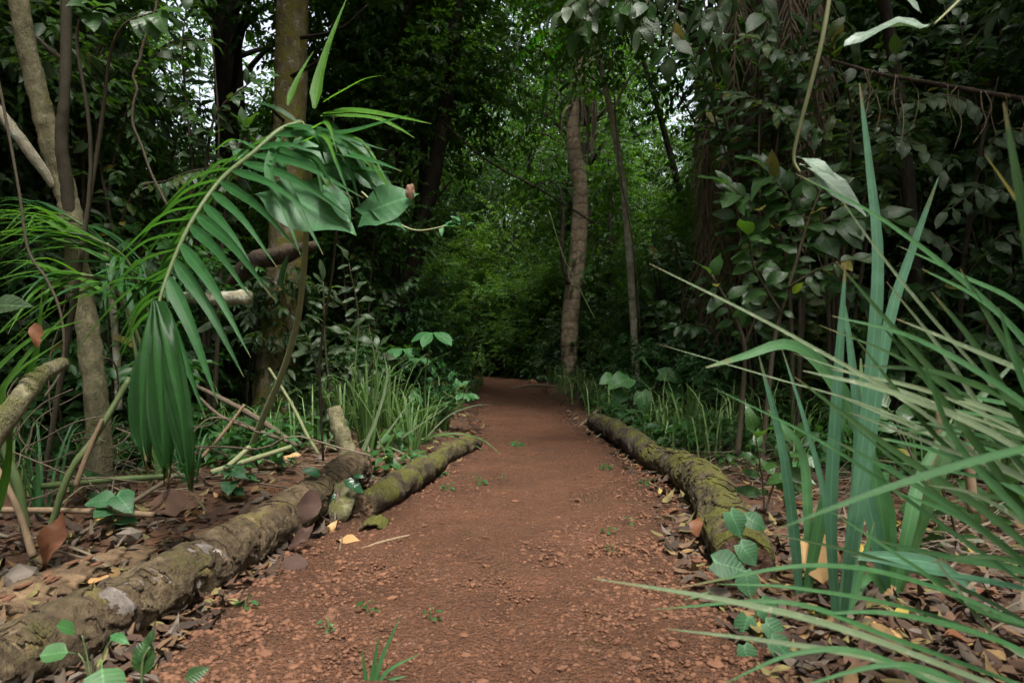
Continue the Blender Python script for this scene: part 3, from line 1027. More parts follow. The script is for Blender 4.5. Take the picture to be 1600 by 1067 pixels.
def clear_sky():
    """Take out the scattered trees whose leaves close the few openings to the sky."""
    cen = {}
    gone = 0
    for o in [o for o in COL.objects if o.parent is None and o.name.split('.')[0] in ('forest_tree', 'understorey_tree') and .5 < o.matrix_basis.translation.y]:
        me = next(c.data for c in o.children if c.name.startswith('crown')) if o.children else None
        if me is None:
            continue
        if me.name not in cen:
            co = np.empty(len(me.vertices) * 3, np.float32)
            me.vertices.foreach_get('co', co)
            cen[me.name] = co.reshape(-1, 3)[5::8].astype(float)
        mw = np.array(o.matrix_basis)
        p = cen[me.name] @ mw[:3, :3].T + mw[:3, 3]
        px, py = 800 + p[:, 0] / p[:, 1] * FPX, 545 - (p[:, 2] - CAM_H) / p[:, 1] * FPX
        if any((((px - a) ** 2 + ((py - b) * .8) ** 2) < r_ * r_).sum() > lim for a, b, r_, lim in OPEN):
            for c in list(o.children):
                bpy.data.objects.remove(c)
            bpy.data.objects.remove(o)
            gone += 1
    print('sky openings: trees left out', gone)


OPEN = [(345, 192, 9, 8), (322, 168, 6, 6), (1076, 178, 7, 8)]
for pr in tall + sap + pale + bush + fine:
    if pr.name not in used:
        for ch in KIDS[pr.name]:
            bpy.data.objects.remove(ch)
        bpy.data.objects.remove(pr)
clear_sky()
# ------------------------------------------------------------------ logs along the path
def patch_of(V, F, keep):
    """The faces of a tube whose centre passes keep(), as a mesh of its own."""
    k = keep(V[F].mean(1))
    F = F[k]
    u, inv = np.unique(F, return_inverse=True)
    return V[u], inv.reshape(F.shape)


def end_disc(name, c, axis, r, mat, parent, seed=0):
    """A rough broken end face with rings of relief."""
    rr = np.random.default_rng(seed)
    ax = norm(axis)
    u = norm(np.cross(ax, [0, 0, 1.0]))
    v = np.cross(ax, u)
    V, F, T = [], [], []
    ns, nr = 28, 7
    for k in range(nr):
        q = r * (1 - k / (nr - .6))
        for j in range(ns):
            a = 6.2832 * j / ns
            h = rr.normal(0, .10 * r) if 0 < k else 0
            V.append(np.array(c) + (u * math.cos(a) + v * math.sin(a)) * q + ax * (h + .02 * r * k))
    for k in range(nr - 1):
        for j in range(ns):
            F.append((k * ns + j, k * ns + (j + 1) % ns, (k + 1) * ns + (j + 1) % ns, (k + 1) * ns + j))
    T = [((nr - 1) * ns + j, (nr - 1) * ns + (j + 1) % ns, (nr - 1) * ns) for j in range(1, ns - 1)]
    return link(name, new_mesh(name, np.array(V), [F, T], mat, True), parent)


log = thing('log', (-1.0, 2.4, 0), 'long brown log with pale peeled bark edging the path on the left', 'log')
lp = [(-1.25, .6, .052), (-1.115, 1.4, .056), (-.99, 1.92, .07), (-.905, 2.5, .085), (-.87, 3.1, .095), (-.85, 3.68, .115)]
V, F, T = tube_arrays(lp, [.082, .084, .085, .086, .088, .096], 150, 48, .17, 8.0, True, 3.0)
link('trunk', new_mesh('trunk', V, [F, T], M['log'], True), log)
axc = crom(lp, 150)
V2, F2, _t = tube_arrays(lp, [.082, .084, .085, .086, .088, .096], 420, 128, .17, 8.0, True, 3.0)
V2[:420 * 128] += norm(V2[:420 * 128] - np.repeat(crom(lp, 420), 128, 0)) * .002
def rim(c):
    return np.interp(c[:, 1], [.6, 1.4, 1.92, 2.5, 3.1, 3.7], [-1.25, -1.11, -.985, -.905, -.87, -.85])
def peel(c):
    q = vnoise(c[:, 1] * 6.5, c[:, 2] * 11 + c[:, 0] * 8, 51) + .8 * vnoise(c[:, 1] * 19, c[:, 2] * 25, 52) + .6 * vnoise(c[:, 1] * 47, c[:, 2] * 60, 53)
    return (c[:, 1] > 1.35) & (c[:, 1] < 2.1) & (c[:, 0] > rim(c) + .01) & (q + .18 * (1 - np.abs(c[:, 1] - 1.7) * 3.5) > .14)
pv, pf = patch_of(V2, F2, peel)
link('peeled_bark', new_mesh('peeled_bark', pv, [pf], M['log_pale'], True), log, label='pale grey patch where the bark has peeled off')
def bark_layer(root, pts, rad, n, seg, rough, freq, seed, mat, cut, nseed):
    """The outer bark that still clings to a log, a few millimetres proud of the wood, with ragged edges."""
    V, F, _t = tube_arrays(pts, rad, n, seg, rough, freq, True, seed)
    C = np.repeat(crom(pts, n), seg, 0)
    V[:n * seg] += norm(V[:n * seg] - C) * .0055
    V, F = patch_of(V, F, lambda c: vnoise(c[:, 1] * 7 + c[:, 0] * 3, c[:, 2] * 16 + c[:, 0] * 9, nseed) + .7 * vnoise(c[:, 1] * 22, c[:, 2] * 34 + c[:, 0] * 22, nseed + 1) + .45 * vnoise(c[:, 1] * 60, c[:, 2] * 80 + c[:, 0] * 50, nseed + 2) > cut)
    o = link('bark', new_mesh('bark', V, [F], M[mat], True), root)
    m = o.modifiers.new('thickness', 'SOLIDIFY')
    m.thickness = .005
    return o


bark_layer(log, lp, [.082, .084, .085, .086, .088, .096], 300, 90, .17, 8.0, 3.0, 'log_bark', .0, 91)
end_disc('broken_end', axc[-1] + (0, .004, 0), (.1, 1, .05), .10, M['wood_red'], log, 1)
tube('branch_stub', [W(548, 722, 3.62), W(535, 682, 3.66), W(521, 638, 3.7)], [.056, .046, .041], M['bark_twin'], log, 24, 20, .2, 14, label='pale snapped branch stub pointing up')
tube('knot', [(-.84, 3.6, .15), (-.815, 3.66, .2)], [.06, .03], M['wood_red'], log, 6, 12, .25, 14)

log2 = thing('log', (-.45, 4.0, 0), 'thin crumbling log covered with moss on the left path edge', 'log')
lp2 = [(-.66, 3.02, .055), (-.56, 3.45, .07), (-.44, 4.05, .075)]
V, F, T = tube_arrays(lp2, [.062, .068, .058], 60, 32, .3, 10, True, 8)
link('trunk', new_mesh('trunk', V, [F, T], M['log_moss'], True), log2)
end_disc('broken_end', (-.665, 3.005, .055), (-.2, -1, 0), .06, M['wood'], log2, 4)
V, F, T = tube_arrays([(-.50, 4.15, .055), (-.41, 4.55, .065), (-.31, 4.95, .06), (-.26, 5.15, .05)], [.045, .062, .06, .035], 60, 28, .35, 11, True, 18)
link('trunk', new_mesh('trunk', V, [F, T], M['log_moss'], True), log2)
log3 = thing('log', (.9, 3.2, 0), 'thick curved log with yellow moss edging the path on the right', 'log')
lp3 = [(.745, 2.2, .06), (.89, 2.95, .072), (.965, 3.5, .075), (.945, 3.98, .07), (.86, 4.28, .07)]
V, F, T = tube_arrays(lp3, [.092, .094, .098, .088, .075], 140, 48, .2, 7, True, 12)
link('trunk', new_mesh('trunk', V, [F, T], M['log_moss'], True), log3)
end_disc('broken_end', (.742, 2.19, .058), (-.2, -1, .05), .088, M['wood_red'], log3, 7)
bark_layer(log3, lp3, [.092, .094, .098, .088, .075], 240, 84, .2, 7, 12, 'log_moss', .08, 95)
log4 = thing('log', (.85, 5.3, 0), 'dark rotting log lying end to end behind the mossy log', 'log')
lp4_ = 0
lp4 = [(.885, 4.38, .065), (.88, 4.9, .075), (.84, 5.6, .08), (.775, 6.35, .075)]
V, F, T = tube_arrays(lp4, [.08, .09, .088, .075], 90, 36, .24, 7, True, 22)
link('trunk', new_mesh('trunk', V, [F, T], M['log_dark'], True), log4)
end_disc('broken_end', (.887, 4.37, .065), (.1, -1, 0), .078, M['wood_red'], log4, 9)
end_disc('broken_end', (.774, 6.36, .075), (-.1, 1, 0), .078, M['log_dark'], log4, 10)

rot = thing('rotten_wood', (-1.45, 1.9, 0), 'strip of pale crumbling rotten wood behind the long log', 'wood')
V, F, T = tube_arrays([(-1.72, 1.2, .01), (-1.50, 1.75, .02), (-1.36, 2.3, .015), (-1.22, 2.75, .01)], [.12, .11, .08, .03], 120, 40, .4, 14, True, 31)
V[:, 2] = .012 + V[:, 2] * .45
link('trunk', new_mesh('trunk', V, [F, T], M['wood'], True), rot)
for k in range(26):
    t = RG.random()
    p = np.array([-1.55 + .38 * t + RG.normal(0, .05), 1.35 + 1.35 * t, .05 + .04 * RG.random()])
    p[2] = max(gz(p[0], p[1]) + .02, p[2])
    link('splinter', stones[k % 6], rot, Matrix.Translation(p) @ Matrix.Rotation(RG.uniform(-.6, .6), 4, 'Z') @ Matrix.Diagonal((.012, .04, .009, 1)))
ch = thing('wood_chunk', (-.9, 3.05, 0), 'torn chunk of brown root wood where the two left logs meet', 'wood')
V, F, T = tube_arrays([(-.80, 3.25, .10), (-.765, 3.05, .07), (-.745, 2.9, .03)], [.05, .075, .03], 24, 20, .6, 13, True, 41)
link('body', new_mesh('body', V, [F, T], M['bark_twin'], True), ch)
tube('splinter', [(-.765, 3.0, .12), (-.74, 2.84, .02)], [.012, .005], M['twig'], ch, 6, 6)
bp = thing('bark_piece', (-.57, 2.82, 0), 'curled piece of mossy bark lying by the left log end', 'bark')
vs, fs = [], []
for i in range(13):
    a = math.pi * (.05 + .9 * i / 12)
    for j in range(5):
        q = .055 + .004 * math.sin(i * 2.1 + j)
        vs.append((-.57 + math.cos(a) * q, 2.76 + .035 * j + .012 * math.sin(i * 1.7), .004 + math.sin(a) * q * .8))
for i in range(12):
    for j in range(4):
        fs.append((i * 5 + j, i * 5 + j + 1, (i + 1) * 5 + j + 1, (i + 1) * 5 + j))
me = new_mesh('bark_piece', np.array(vs), [fs], M['log_moss'], True)
o = link('shell', me, bp)
o.modifiers.new('thick', 'SOLIDIFY').thickness = .012

# ------------------------------------------------------------------ the trees one can tell apart
crown_me, sap_me = CROWNS['forest_tree'], CROWNS['understorey_tree'][:3]


def crown_at(root, me, loc, s, rz=0.0):
    return link('crown', me, root, Matrix.Translation(Vector(loc)) @ Matrix.Rotation(rz, 4, 'Z') @ Matrix.Scale(s, 4), kind='stuff')


t = thing('tree', (-2.22, 6.4, 0), 'mossy tree trunk rising behind the drooping palm frond', 'tree')
V, F, T = tube_arrays([W(426, 705, 6.4), W(429, 672, 6.4), W(432, 600, 6.4), W(440, 500, 6.4), W(447, 400, 6.4), W(452, 250, 6.4), W(456, 60, 6.45), W(460, -200, 6.5), W(480, -500, 6.6)],
                      [.34, .25, .205, .18, .165, .16, .15, .145, .14, .1], 90, 30, .10, 3.5, True, 2)
link('trunk', new_mesh('trunk', V, [F, T], M['bark_big'], True), t)
for pts in ([W(458, -100, 6.45), W(560, -260, 6.2), W(700, -420, 5.8)], [W(458, -40, 6.45), W(330, -220, 6.6), W(200, -380, 6.9)]):
    tube('limb', pts, [.07, .05, .02], M['bark_big'], t, 16, 10, .1, 5)
crown_at(t, crown_me[0], (-2.2, 6.5, .8), .95, 1.0)
for k, (px, py, px2, py2) in enumerate([(455, 120, 530, 40), (470, 60, 575, 8), (445, 190, 400, 140)]):
    tube('twig', [W(px, py, 6.3), W((px + px2) / 2 + 8, (py + py2) / 2 + 12, 6.1), W(px2, py2, 5.9)], [.018, .012, .006], M['bark_dark'], t, 10, 6)

t = thing('tree', (1.22, 14.5, 0), 'straight tan tree standing beside the far end of the path', 'tree')
V, F, T = tube_arrays([W(886, 612, 14.5), W(889, 590, 14.5), W(891, 500, 14.5), W(902, 400, 14.5), W(907, 300, 14.5), W(896, 210, 14.5), W(908, 60, 14.5)],
                      [.24, .19, .185, .18, .165, .15, .13], 60, 22, .07, 3, True, 5)
link('trunk', new_mesh('trunk', V, [F, T], M['bark_tan'], True), t)
tube('side_stem', [W(888, 445, 14.3), W(878, 400, 14.3), W(880, 340, 14.3), W(874, 290, 14.3)], [.05, .045, .04, .02], M['bark_red'], t, 20, 10, .2, 5)
for k in range(16):
    a = RG.uniform(0, 6.28)
    top = np.array(W(905, 150 + RG.uniform(-40, 25), 14.5)) + np.array([math.cos(a), math.sin(a), 0]) * .12
    Ls = RG.uniform(.8, 1.7)
    out_ = np.array([math.cos(a), math.sin(a) * .6, 0]) * RG.uniform(.1, .5)
    ribbon('dead_frond', [top, top + out_ + (0, 0, -.3 * Ls), top + out_ * 1.1 + (0, 0, -Ls)], .11, M['fibre'], t, face=(math.cos(a), math.sin(a), .2), kind='palm')
for k in range(9):
    a = RG.uniform(0, 6.28)
    top = np.array(W(908, 80, 14.5))
    o_ = np.array([math.cos(a), math.sin(a), 0])
    ribbon('frond', [top, top + o_ * .9 + (0, 0, .7), top + o_ * 2.0 + (0, 0, .2), top + o_ * 2.6 + (0, 0, -.9)], .35, M['palm_dark'], t, face=(0, 0, 1), kind='palm')

t = thing('tree', (1.63, 9.0, 0), 'slim pale sapling rising from behind the round-leaved plant', 'tree')
V, F, T = tube_arrays([W(994, 640, 9), W(993, 570, 9), W(988, 470, 9), W(978, 330, 9), W(968, 250, 9), W(955, 180, 9), W(940, 110, 9), W(925, 40, 9), W(905, -120, 9)],
                      [.058, .052, .048, .047, .044, .04, .036, .032, .02], 70, 12, .12, 8, True, 6)
link('trunk', new_mesh('trunk', V, [F, T], M['bark_pale'], True), t)
tube('limb', [W(955, 180, 9), W(985, 120, 8.8), W(1040, 60, 8.6)], [.02, .015, .006], M['bark_pale'], t, 12, 8)
crown_at(t, sap_me[0], (1.35, 9.0, 4.0), .9)

DARKT = 'group'
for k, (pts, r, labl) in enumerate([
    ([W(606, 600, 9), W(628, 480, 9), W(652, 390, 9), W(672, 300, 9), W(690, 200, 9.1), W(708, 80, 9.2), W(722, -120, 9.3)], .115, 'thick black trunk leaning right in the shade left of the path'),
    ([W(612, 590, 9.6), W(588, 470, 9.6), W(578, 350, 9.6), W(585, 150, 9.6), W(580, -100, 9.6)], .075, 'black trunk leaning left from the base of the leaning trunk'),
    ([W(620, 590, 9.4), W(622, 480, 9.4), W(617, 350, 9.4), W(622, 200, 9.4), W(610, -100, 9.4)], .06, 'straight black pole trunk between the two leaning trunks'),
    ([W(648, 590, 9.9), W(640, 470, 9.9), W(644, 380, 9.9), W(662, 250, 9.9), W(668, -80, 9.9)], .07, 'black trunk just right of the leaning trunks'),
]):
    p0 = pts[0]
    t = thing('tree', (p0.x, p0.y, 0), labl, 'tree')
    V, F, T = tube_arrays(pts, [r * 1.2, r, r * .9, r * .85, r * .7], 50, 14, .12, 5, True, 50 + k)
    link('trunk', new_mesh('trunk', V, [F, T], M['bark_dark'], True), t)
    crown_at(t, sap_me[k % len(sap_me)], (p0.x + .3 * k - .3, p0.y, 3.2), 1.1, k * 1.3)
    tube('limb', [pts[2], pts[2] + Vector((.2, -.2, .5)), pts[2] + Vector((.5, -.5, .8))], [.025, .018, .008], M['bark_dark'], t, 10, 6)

t = thing('tree', (2.45, 8.0, 0), 'thin black sapling left of the shaggy palm trunk', 'tree')
V, F, T = tube_arrays([W(1110, 640, 8), W(1107, 480, 8), W(1104, 300, 8), W(1106, 160, 8), W(1112, -40, 8)], [.05, .045, .04, .038, .03], 40, 10, .15, 6, True, 60)
link('trunk', new_mesh('trunk', V, [F, T], M['bark_dark'], True), t)
tube('limb', [W(1105, 230, 8), W(1085, 190, 7.9), W(1062, 150, 7.7)], [.02, .015, .006], M['bark_dark'], t, 10, 6)
crown_at(t, sap_me[0], (2.4, 8.0, 3.6), .8, 2.0)
t = thing('tree', (5.2, 7.9, 0), 'stout dark brown trunk in the shade at the right', 'tree')
V, F, T = tube_arrays([W(1505, 700, 7.9), W(1500, 520, 7.9), W(1492, 380, 7.9), W(1484, 280, 7.9), W(1478, 160, 7.9), W(1468, -200, 7.9)], [.2, .15, .135, .13, .125, .1], 50, 20, .08, 4, True, 61)
link('trunk', new_mesh('trunk', V, [F, T], M['bark_red'], True), t)
crown_at(t, crown_me[-1], (5.2, 8.0, .5), .9, 2.2)
t = thing('tree', (5.0, 6.9, 0), 'crooked pale sapling at the far right beside the stout trunk', 'tree')
V, F, T = tube_arrays([W(1592, 700, 6.9), W(1588, 520, 6.9), W(1582, 430, 6.9), W(1586, 360, 6.9), W(1578, 250, 6.9), W(1570, 60, 6.9)], [.035, .03, .028, .026, .022, .015], 40, 10, .12, 7, True, 62)
link('trunk', new_mesh('trunk', V, [F, T], M['bark_twin'], True), t)
tube('twig', [W(1585, 420, 6.9), W(1560, 400, 6.8), W(1572, 370, 6.8), W(1560, 350, 6.8)], [.01, .008, .006, .004], M['twig'], t, 12, 6)
crown_at(t, sap_me[-1], (5.0, 6.9, 3.0), .7, 2.0)

# twin-stemmed young tree at the left
t = thing('tree', W(150, 800, 3.5).xy.to_3d(), 'forked young tree with olive bark at the left edge', 'tree')
V, F, T = tube_arrays([W(158, 800, 3.5), W(152, 640, 3.45), W(141, 540, 3.42), W(128, 460, 3.4), W(118, 390, 3.4), W(107, 320, 3.4), W(97, 280, 3.38), W(80, 225, 3.35), W(64, 165, 3.32), W(48, 95, 3.3), W(30, 10, 3.26), W(8, -120, 3.2)],
                      [.06, .056, .053, .053, .051, .051, .052, .049, .046, .044, .041, .036], 150, 24, .16, 9, True, 71)
link('trunk', new_mesh('trunk', V, [F, T], M['bark_twin'], True), t)
V, F, T = tube_arrays([W(112, 365, 3.40), W(101, 270, 3.35), W(96, 210, 3.32), W(101, 150, 3.3), W(103, 60, 3.3), W(106, -80, 3.3)], [.03, .03, .028, .024, .025, .02], 60, 16, .16, 14, True, 73)
link('stem', new_mesh('stem', V, [F, T], M['stem'], True), t, label='thinner brown right-hand stem of the fork')
tube('side_branch', [W(97, 92, 3.31), W(78, 78, 3.3), W(57, 58, 3.28)], [.014, .011, .007], M['stem'], t, 10, 8, .15, 20)
tube('side_branch', [W(-20, 150, 3.2), W(18, 200, 3.25), W(52, 245, 3.3), W(86, 292, 3.36)], [.022, .025, .026, .022], M['bark_pale'], t, 30, 12, .15, 15, label='lichen-spotted pale branch crossing to the fork')
tube('broken_stub', [W(118, 458, 3.38), W(108, 446, 3.35)], [.04, .026], M['bark_twin'], t, 6, 12, .15, 15)

# trees that lean over the path and close the view at the top
for k, (x0, y0, x1, y1, z1, s_, lb) in enumerate([(-3.0, 9.2, -1.1, 8.6, 3.1, 1.0, 'tree leaning from the left over the path with dark leaves'), (-3.4, 12.2, -.3, 11.4, 3.7, 1.25, 'farther tree leaning from the left over the path'), (3.6, 12.4, 1.9, 12.0, 4.2, 1.2, 'tree leaning in from the right above the tan tree'), (3.0, 7.6, 1.2, 7.2, 3.6, .8, 'tree leaning in from the right above the slim sapling')]):
    t = thing('leaning_tree', (x0, y0, 0), lb, 'tree')
    V, F, T = tube_arrays([(x0, y0, -.1), (x0 + .1 * (x1 - x0), y0, 1.8), (x0 + .45 * (x1 - x0), (y0 + y1) / 2, z1), (x1, y1, z1 + 2.5 * s_)], [.09, .08, .06, .025], 30, 10, .12, 5, True, 90 + k)
    link('trunk', new_mesh('trunk', V, [F, T], M['bark_dark'], True), t)
    crown_at(t, sap_me[k % len(sap_me)], (x1, y1, z1), s_, k * 1.9)

# shaggy palm at the right
t = thing('palm_tree', (2.35, 6.4, 0), 'palm trunk wrapped in a skirt of hanging brown dead fronds', 'tree')
V, F, T = tube_arrays([W(1200, 720, 6.4), W(1195, 560, 6.4), W(1190, 300, 6.4), W(1200, 100, 6.4), W(1215, -150, 6.4)], [.26, .22, .2, .2, .2], 50, 24, .1, 4, True, 80)
link('trunk', new_mesh('trunk', V, [F, T], M['bark_red'], True), t)
for k in range(26):
    a = -2.9 + 4.0 * k / 25 - .6 + RG.normal(0, .15)
    o_ = np.array([math.cos(a), math.sin(a), 0])
    z0 = RG.uniform(2.3, 4.2)
    top = np.array([2.30, 6.3, z0]) + o_ * .28
    Ls = RG.uniform(1.0, 1.7)
    rach = crom([top, top + o_ * .22 + (0, 0, -.1), top + o_ * .30 + (0, 0, -.5 * Ls), top + o_ * .24 + (0, 0, -Ls)], 26)
    arrs = [tube_arrays(rach, [.014, .009, .004], 14, 5, 0)]
    side = np.cross(o_, [0, 0, 1.0])
    rb = []
    for i in range(2, 25):
        for sg in (-1, 1):
            l_ = RG.uniform(.25, .55)
            b = rach[i]
            dv = norm(side * sg * RG.uniform(.25, .9) + o_ * RG.uniform(-.1, .35) + np.array([0, 0, -1.1]))
            rb.append(ribbon_arrays([b, b + dv * l_ * .5, b + dv * l_ * .9 + (0, 0, -.1)], RG.uniform(.012, .024), face=o_, n=5, kind='grass', fold=.4))
    V1, F1, T1 = join(arrs)
    off = len(V1)
    Vs, Fs = [V1], [F1]
    rn = [np.full(len(V1), RG.random())]
    for v, f, _u in rb:
        Vs.append(v)
        Fs.append(f + off)
        off += len(v)
        rn.append(np.full(len(v), RG.random()))
    link('dead_frond', new_mesh('dead_frond', np.concatenate(Vs), [np.concatenate(Fs), T1], M['fibre'], True, {'rnd': np.concatenate(rn)}), t)
crown_at(t, crown_me[0], (2.4, 6.6, 1.2), .8, 4.0)
# ------------------------------------------------------------------ leaf shapes for the nearer plants
LM = {}
def lm(key, kind, width, mat, n=3, **kw):
    LM[key] = [leaf_mesh('leaf', kind, width, M[mat], seed=k, wav=.03 + .02 * k, droop=.16 + .14 * k, **kw) for k in range(n)]
lm('shrub', 'ovate', .44, 'shrub', petiole=.08)
lm('shrub_wide', 'ovate', .58, 'shrub', petiole=.1)
lm('olive', 'elliptic', .42, 'shrub_olive', petiole=.06)
lm('grey', 'ovate', .48, 'shrub_grey', petiole=.08)
lm('grey_lance', 'elliptic', .34, 'shrub_grey', petiole=.06)
lm('lance', 'lance', .26, 'shrub', petiole=.05)
lm('heart', 'heart', .85, 'round', petiole=.0)
lm('round', 'round', .92, 'round', petiole=.25)
lm('creeper', 'heart', .95, 'creeper')
lm('glossy', 'ovate', .55, 'glossy', petiole=.1)
lm('mint', 'ovate', .5, 'mint', petiole=.05)
lm('herb', 'ovate', .55, 'herb', petiole=.1, rows=5)
lm('leaflet', 'leaflet', .075, 'palm', rows=9)
lm('leaflet_bright', 'leaflet', .07, 'palm_bright', rows=9)
lm('leaflet_dark', 'leaflet', .08, 'palm_dark', rows=9)
lm('pinna', 'elliptic', .42, 'shrub_grey', petiole=.02)
lm('lime', 'ovate', .5, 'lime', n=1)
lm('yellow', 'ovate', .45, 'yellowing', n=1)
lm('pale', 'elliptic', .34, 'pale_leaf', n=2, petiole=.05)


SZ = .92                                                               # leaves of the shrubs, against the first estimate


def R(a, b):
    return float(RG.uniform(a, b))


def stem_leaves(root, pts, rad, leaves, L, n, smat='stem', start=.25, droop=.55, Nbias=None, cols=None, seg=7, rough=.12, side=None, two=False, lname='leaf'):
    """A stem with alternate leaves along its upper part, its leaves turned to the light of the path."""
    pts = [np.array(p, float) for p in pts]
    st = tube('stem', pts, rad, M[smat], root, max(8, 5 * len(pts)), seg, rough, 14)
    C = crom(pts, 60)
    for k in range(n):
        t = start + (1 - start) * (k + .6) / n
        i = min(int(t * 59), 58)
        P, Tn = C[i], norm(C[i + 1] - C[i])
        x = P[0]
        nb = np.array(Nbias if Nbias is not None else (-.30 * np.sign(x), -.55, .8)) + RG.normal(0, .28, 3)
        s = norm(np.cross(Tn, nb)) if side is None else norm(np.array(side, float))
        for sg in ((1, -1) if two else ((1,) if k % 2 else (-1,))):
            D = Tn * (.35 + .5 * t) + s * sg * (1.0 - .35 * t) + RG.normal(0, .16, 3)
            D = norm(D)
            D[2] -= droop * R(.4, 1.2)
            put_leaf(random.choice(leaves) if RG.random() > .035 else LM['yellow'][0], P, D, nb, L * SZ * R(.55, 1.25), root, lname)
    D = norm(C[-1] - C[-4]) + np.array([0, 0, -droop * .6])
    put_leaf(random.choice(leaves), C[-1], D, (-.3 * np.sign(C[-1][0]), -.5, .8), L, root, lname)
    return st


def pinnate(root, pts, rad, leaves, L, pairs, smat='green_stem', N=(0, -.4, 1), droop=.35, fwd=.5, start=.12, name='leaf_stalk', lname='leaflet', rnd=.12, drop=0.0):
    """A compound leaf: its stalk with pairs of leaflets below it."""
    pts = [np.array(p, float) for p in pts]
    st = tube(name, pts, rad, M[smat], root, 18, 6)
    C = crom(pts, 80)
    for k in range(pairs):
        t = start + (1 - start) * (k + .5) / pairs
        i = min(int(t * 79), 78)
        Tn = norm(C[i + 1] - C[i])
        nb = np.array(N, float) + RG.normal(0, rnd, 3)
        s = norm(np.cross(Tn, nb))
        ll = L * (1 - .45 * abs(t - .45) ** 1.3 * 2)
        for sg in (1, -1):
            if RG.random() < drop:
                continue
            D = norm(Tn * (fwd + .35 * t) + s * sg + RG.normal(0, rnd * .6, 3))
            D[2] -= droop * R(.6, 1.3)
            put_leaf(random.choice(leaves), C[i], D, nb + s * sg * .3, ll * R(.9, 1.1), st, lname)
    put_leaf(random.choice(leaves), C[-1], norm(C[-1] - C[-5]) + np.array([0, 0, -droop * .5]), N, L * .8, st, lname)
    return st


# ------------------------------------------------------------------ drooping palm at the left
pal = thing('palm', (-1.6, 4.1, 0), 'young palm with a large frond drooping over the left log', 'palm')
tube('leaf_stalk', [W(383, 722, 4.1), W(412, 650, 3.9), W(440, 585, 3.7), W(463, 510, 3.5), W(474, 430, 3.3), W(480, 330, 3.1), W(484, 230, 2.9), W(470, 192, 2.8)], [.020, .018, .017, .016, .015, .014, .013, .012], M['straw'], pal, 50, 8)
rach = [W(470, 192, 2.8), W(436, 205, 2.72), W(398, 238, 2.66), W(345, 282, 2.6), W(300, 346, 2.5), W(266, 420, 2.42), W(247, 480, 2.36), W(238, 540, 2.32)]
fr = tube('frond', rach, [.013, .012, .011, .010, .009, .008, .006, .004], M['green_stem'], pal, 50, 8)
RC = crom(rach, 200)
def on_rachis(px, py):
    q = 800 + RC[:, 0] / RC[:, 1] * FPX, 545 - (RC[:, 2] - CAM_H) / RC[:, 1] * FPX
    return RC[int(np.argmin((q[0] - px) ** 2 + (q[1] - py) ** 2))]
# leaflets that hang on the right side: base, tip (pixels), how near, width
for bx, by, tx, ty, dd, w in [(246, 470, 314, 640, -.12, .050), (262, 432, 346, 612, -.16, .062), (273, 405, 380, 592, -.2, .055), (283, 380, 389, 545, -.22, .052),
                              (296, 352, 403, 462, -.24, .05), (306, 335, 430, 460, -.26, .055), (318, 318, 402, 445, -.22, .042), (330, 300, 430, 400, -.2, .04),
                              (344, 284, 470, 405, -.26, .045), (362, 266, 500, 350, -.26, .042), (378, 252, 556, 345, -.25, .045), (392, 243, 575, 312, -.22, .045),
                              (404, 232, 510, 232, -.12, .042), (412, 226, 545, 296, -.2, .045), (426, 212, 618, 236, -.1, .04), (440, 203, 585, 218, -.05, .042), (452, 198, 600, 300, -.2, .045)]:
    b = on_rachis(bx, by)
    d = b[1] + dd + R(-.05, .08)
    tip = np.array(W(tx + R(-14, 14), ty + R(-6, 22), d))
    mid = (b + tip) / 2 + np.array([.01, -.02, .035 * np.linalg.norm(tip - b) + .006])
    ribbon('leaflet', [b, mid, tip], w * .86, M['palm'], fr, face=(-.25 + R(-.3, .3), -.75, .55 + R(-.3, .2)), kind='palm', n=12, fold=.45, twist=R(-.7, .7))
for k in range(20):
    q0 = k / 20
    b = RC[int(20 + 160 * q0)]
    tip = np.array(W(330 - 150 * q0 + R(-25, 15), 300 + 270 * q0 + R(-15, 25), b[1] + R(.05, .25)))
    ribbon('leaflet', [b, (b + tip) / 2 + np.array([0, 0, .04]), tip], .028, M['palm'], fr, face=(.2, -.25, 1), kind='palm', n=10, fold=.35)
# on the left side they hang edge on
for bx, by, tx, ty, dd, w in [(253, 462, 182, 560, .1, .034), (262, 432, 165, 530, .12, .036), (268, 418, 110, 560, .1, .034), (280, 388, 150, 480, .15, .036), (290, 366, 163, 436, .15, .036),
                              (302, 343, 176, 408, .15, .034), (316, 322, 195, 392, .18, .034), (330, 301, 215, 380, .2, .034), (348, 281, 232, 360, .2, .034), (366, 264, 250, 330, .2, .032),
                              (243, 500, 196, 640, .05, .03), (384, 248, 300, 300, .25, .03), (400, 236, 330, 240, .25, .03), (240, 520, 205, 690, 0, .03), (258, 445, 130, 470, .2, .034), (310, 330, 205, 440, .1, .03)]:
    b = on_rachis(bx, by)
    tip = np.array(W(tx, ty, b[1] + dd))
    mid = (b + tip) / 2 + np.array([0, 0, .05])
    ribbon('leaflet', [b, mid, tip], w, M['palm'], fr, face=(.2, -.25, 1), kind='palm', n=10, fold=.35)
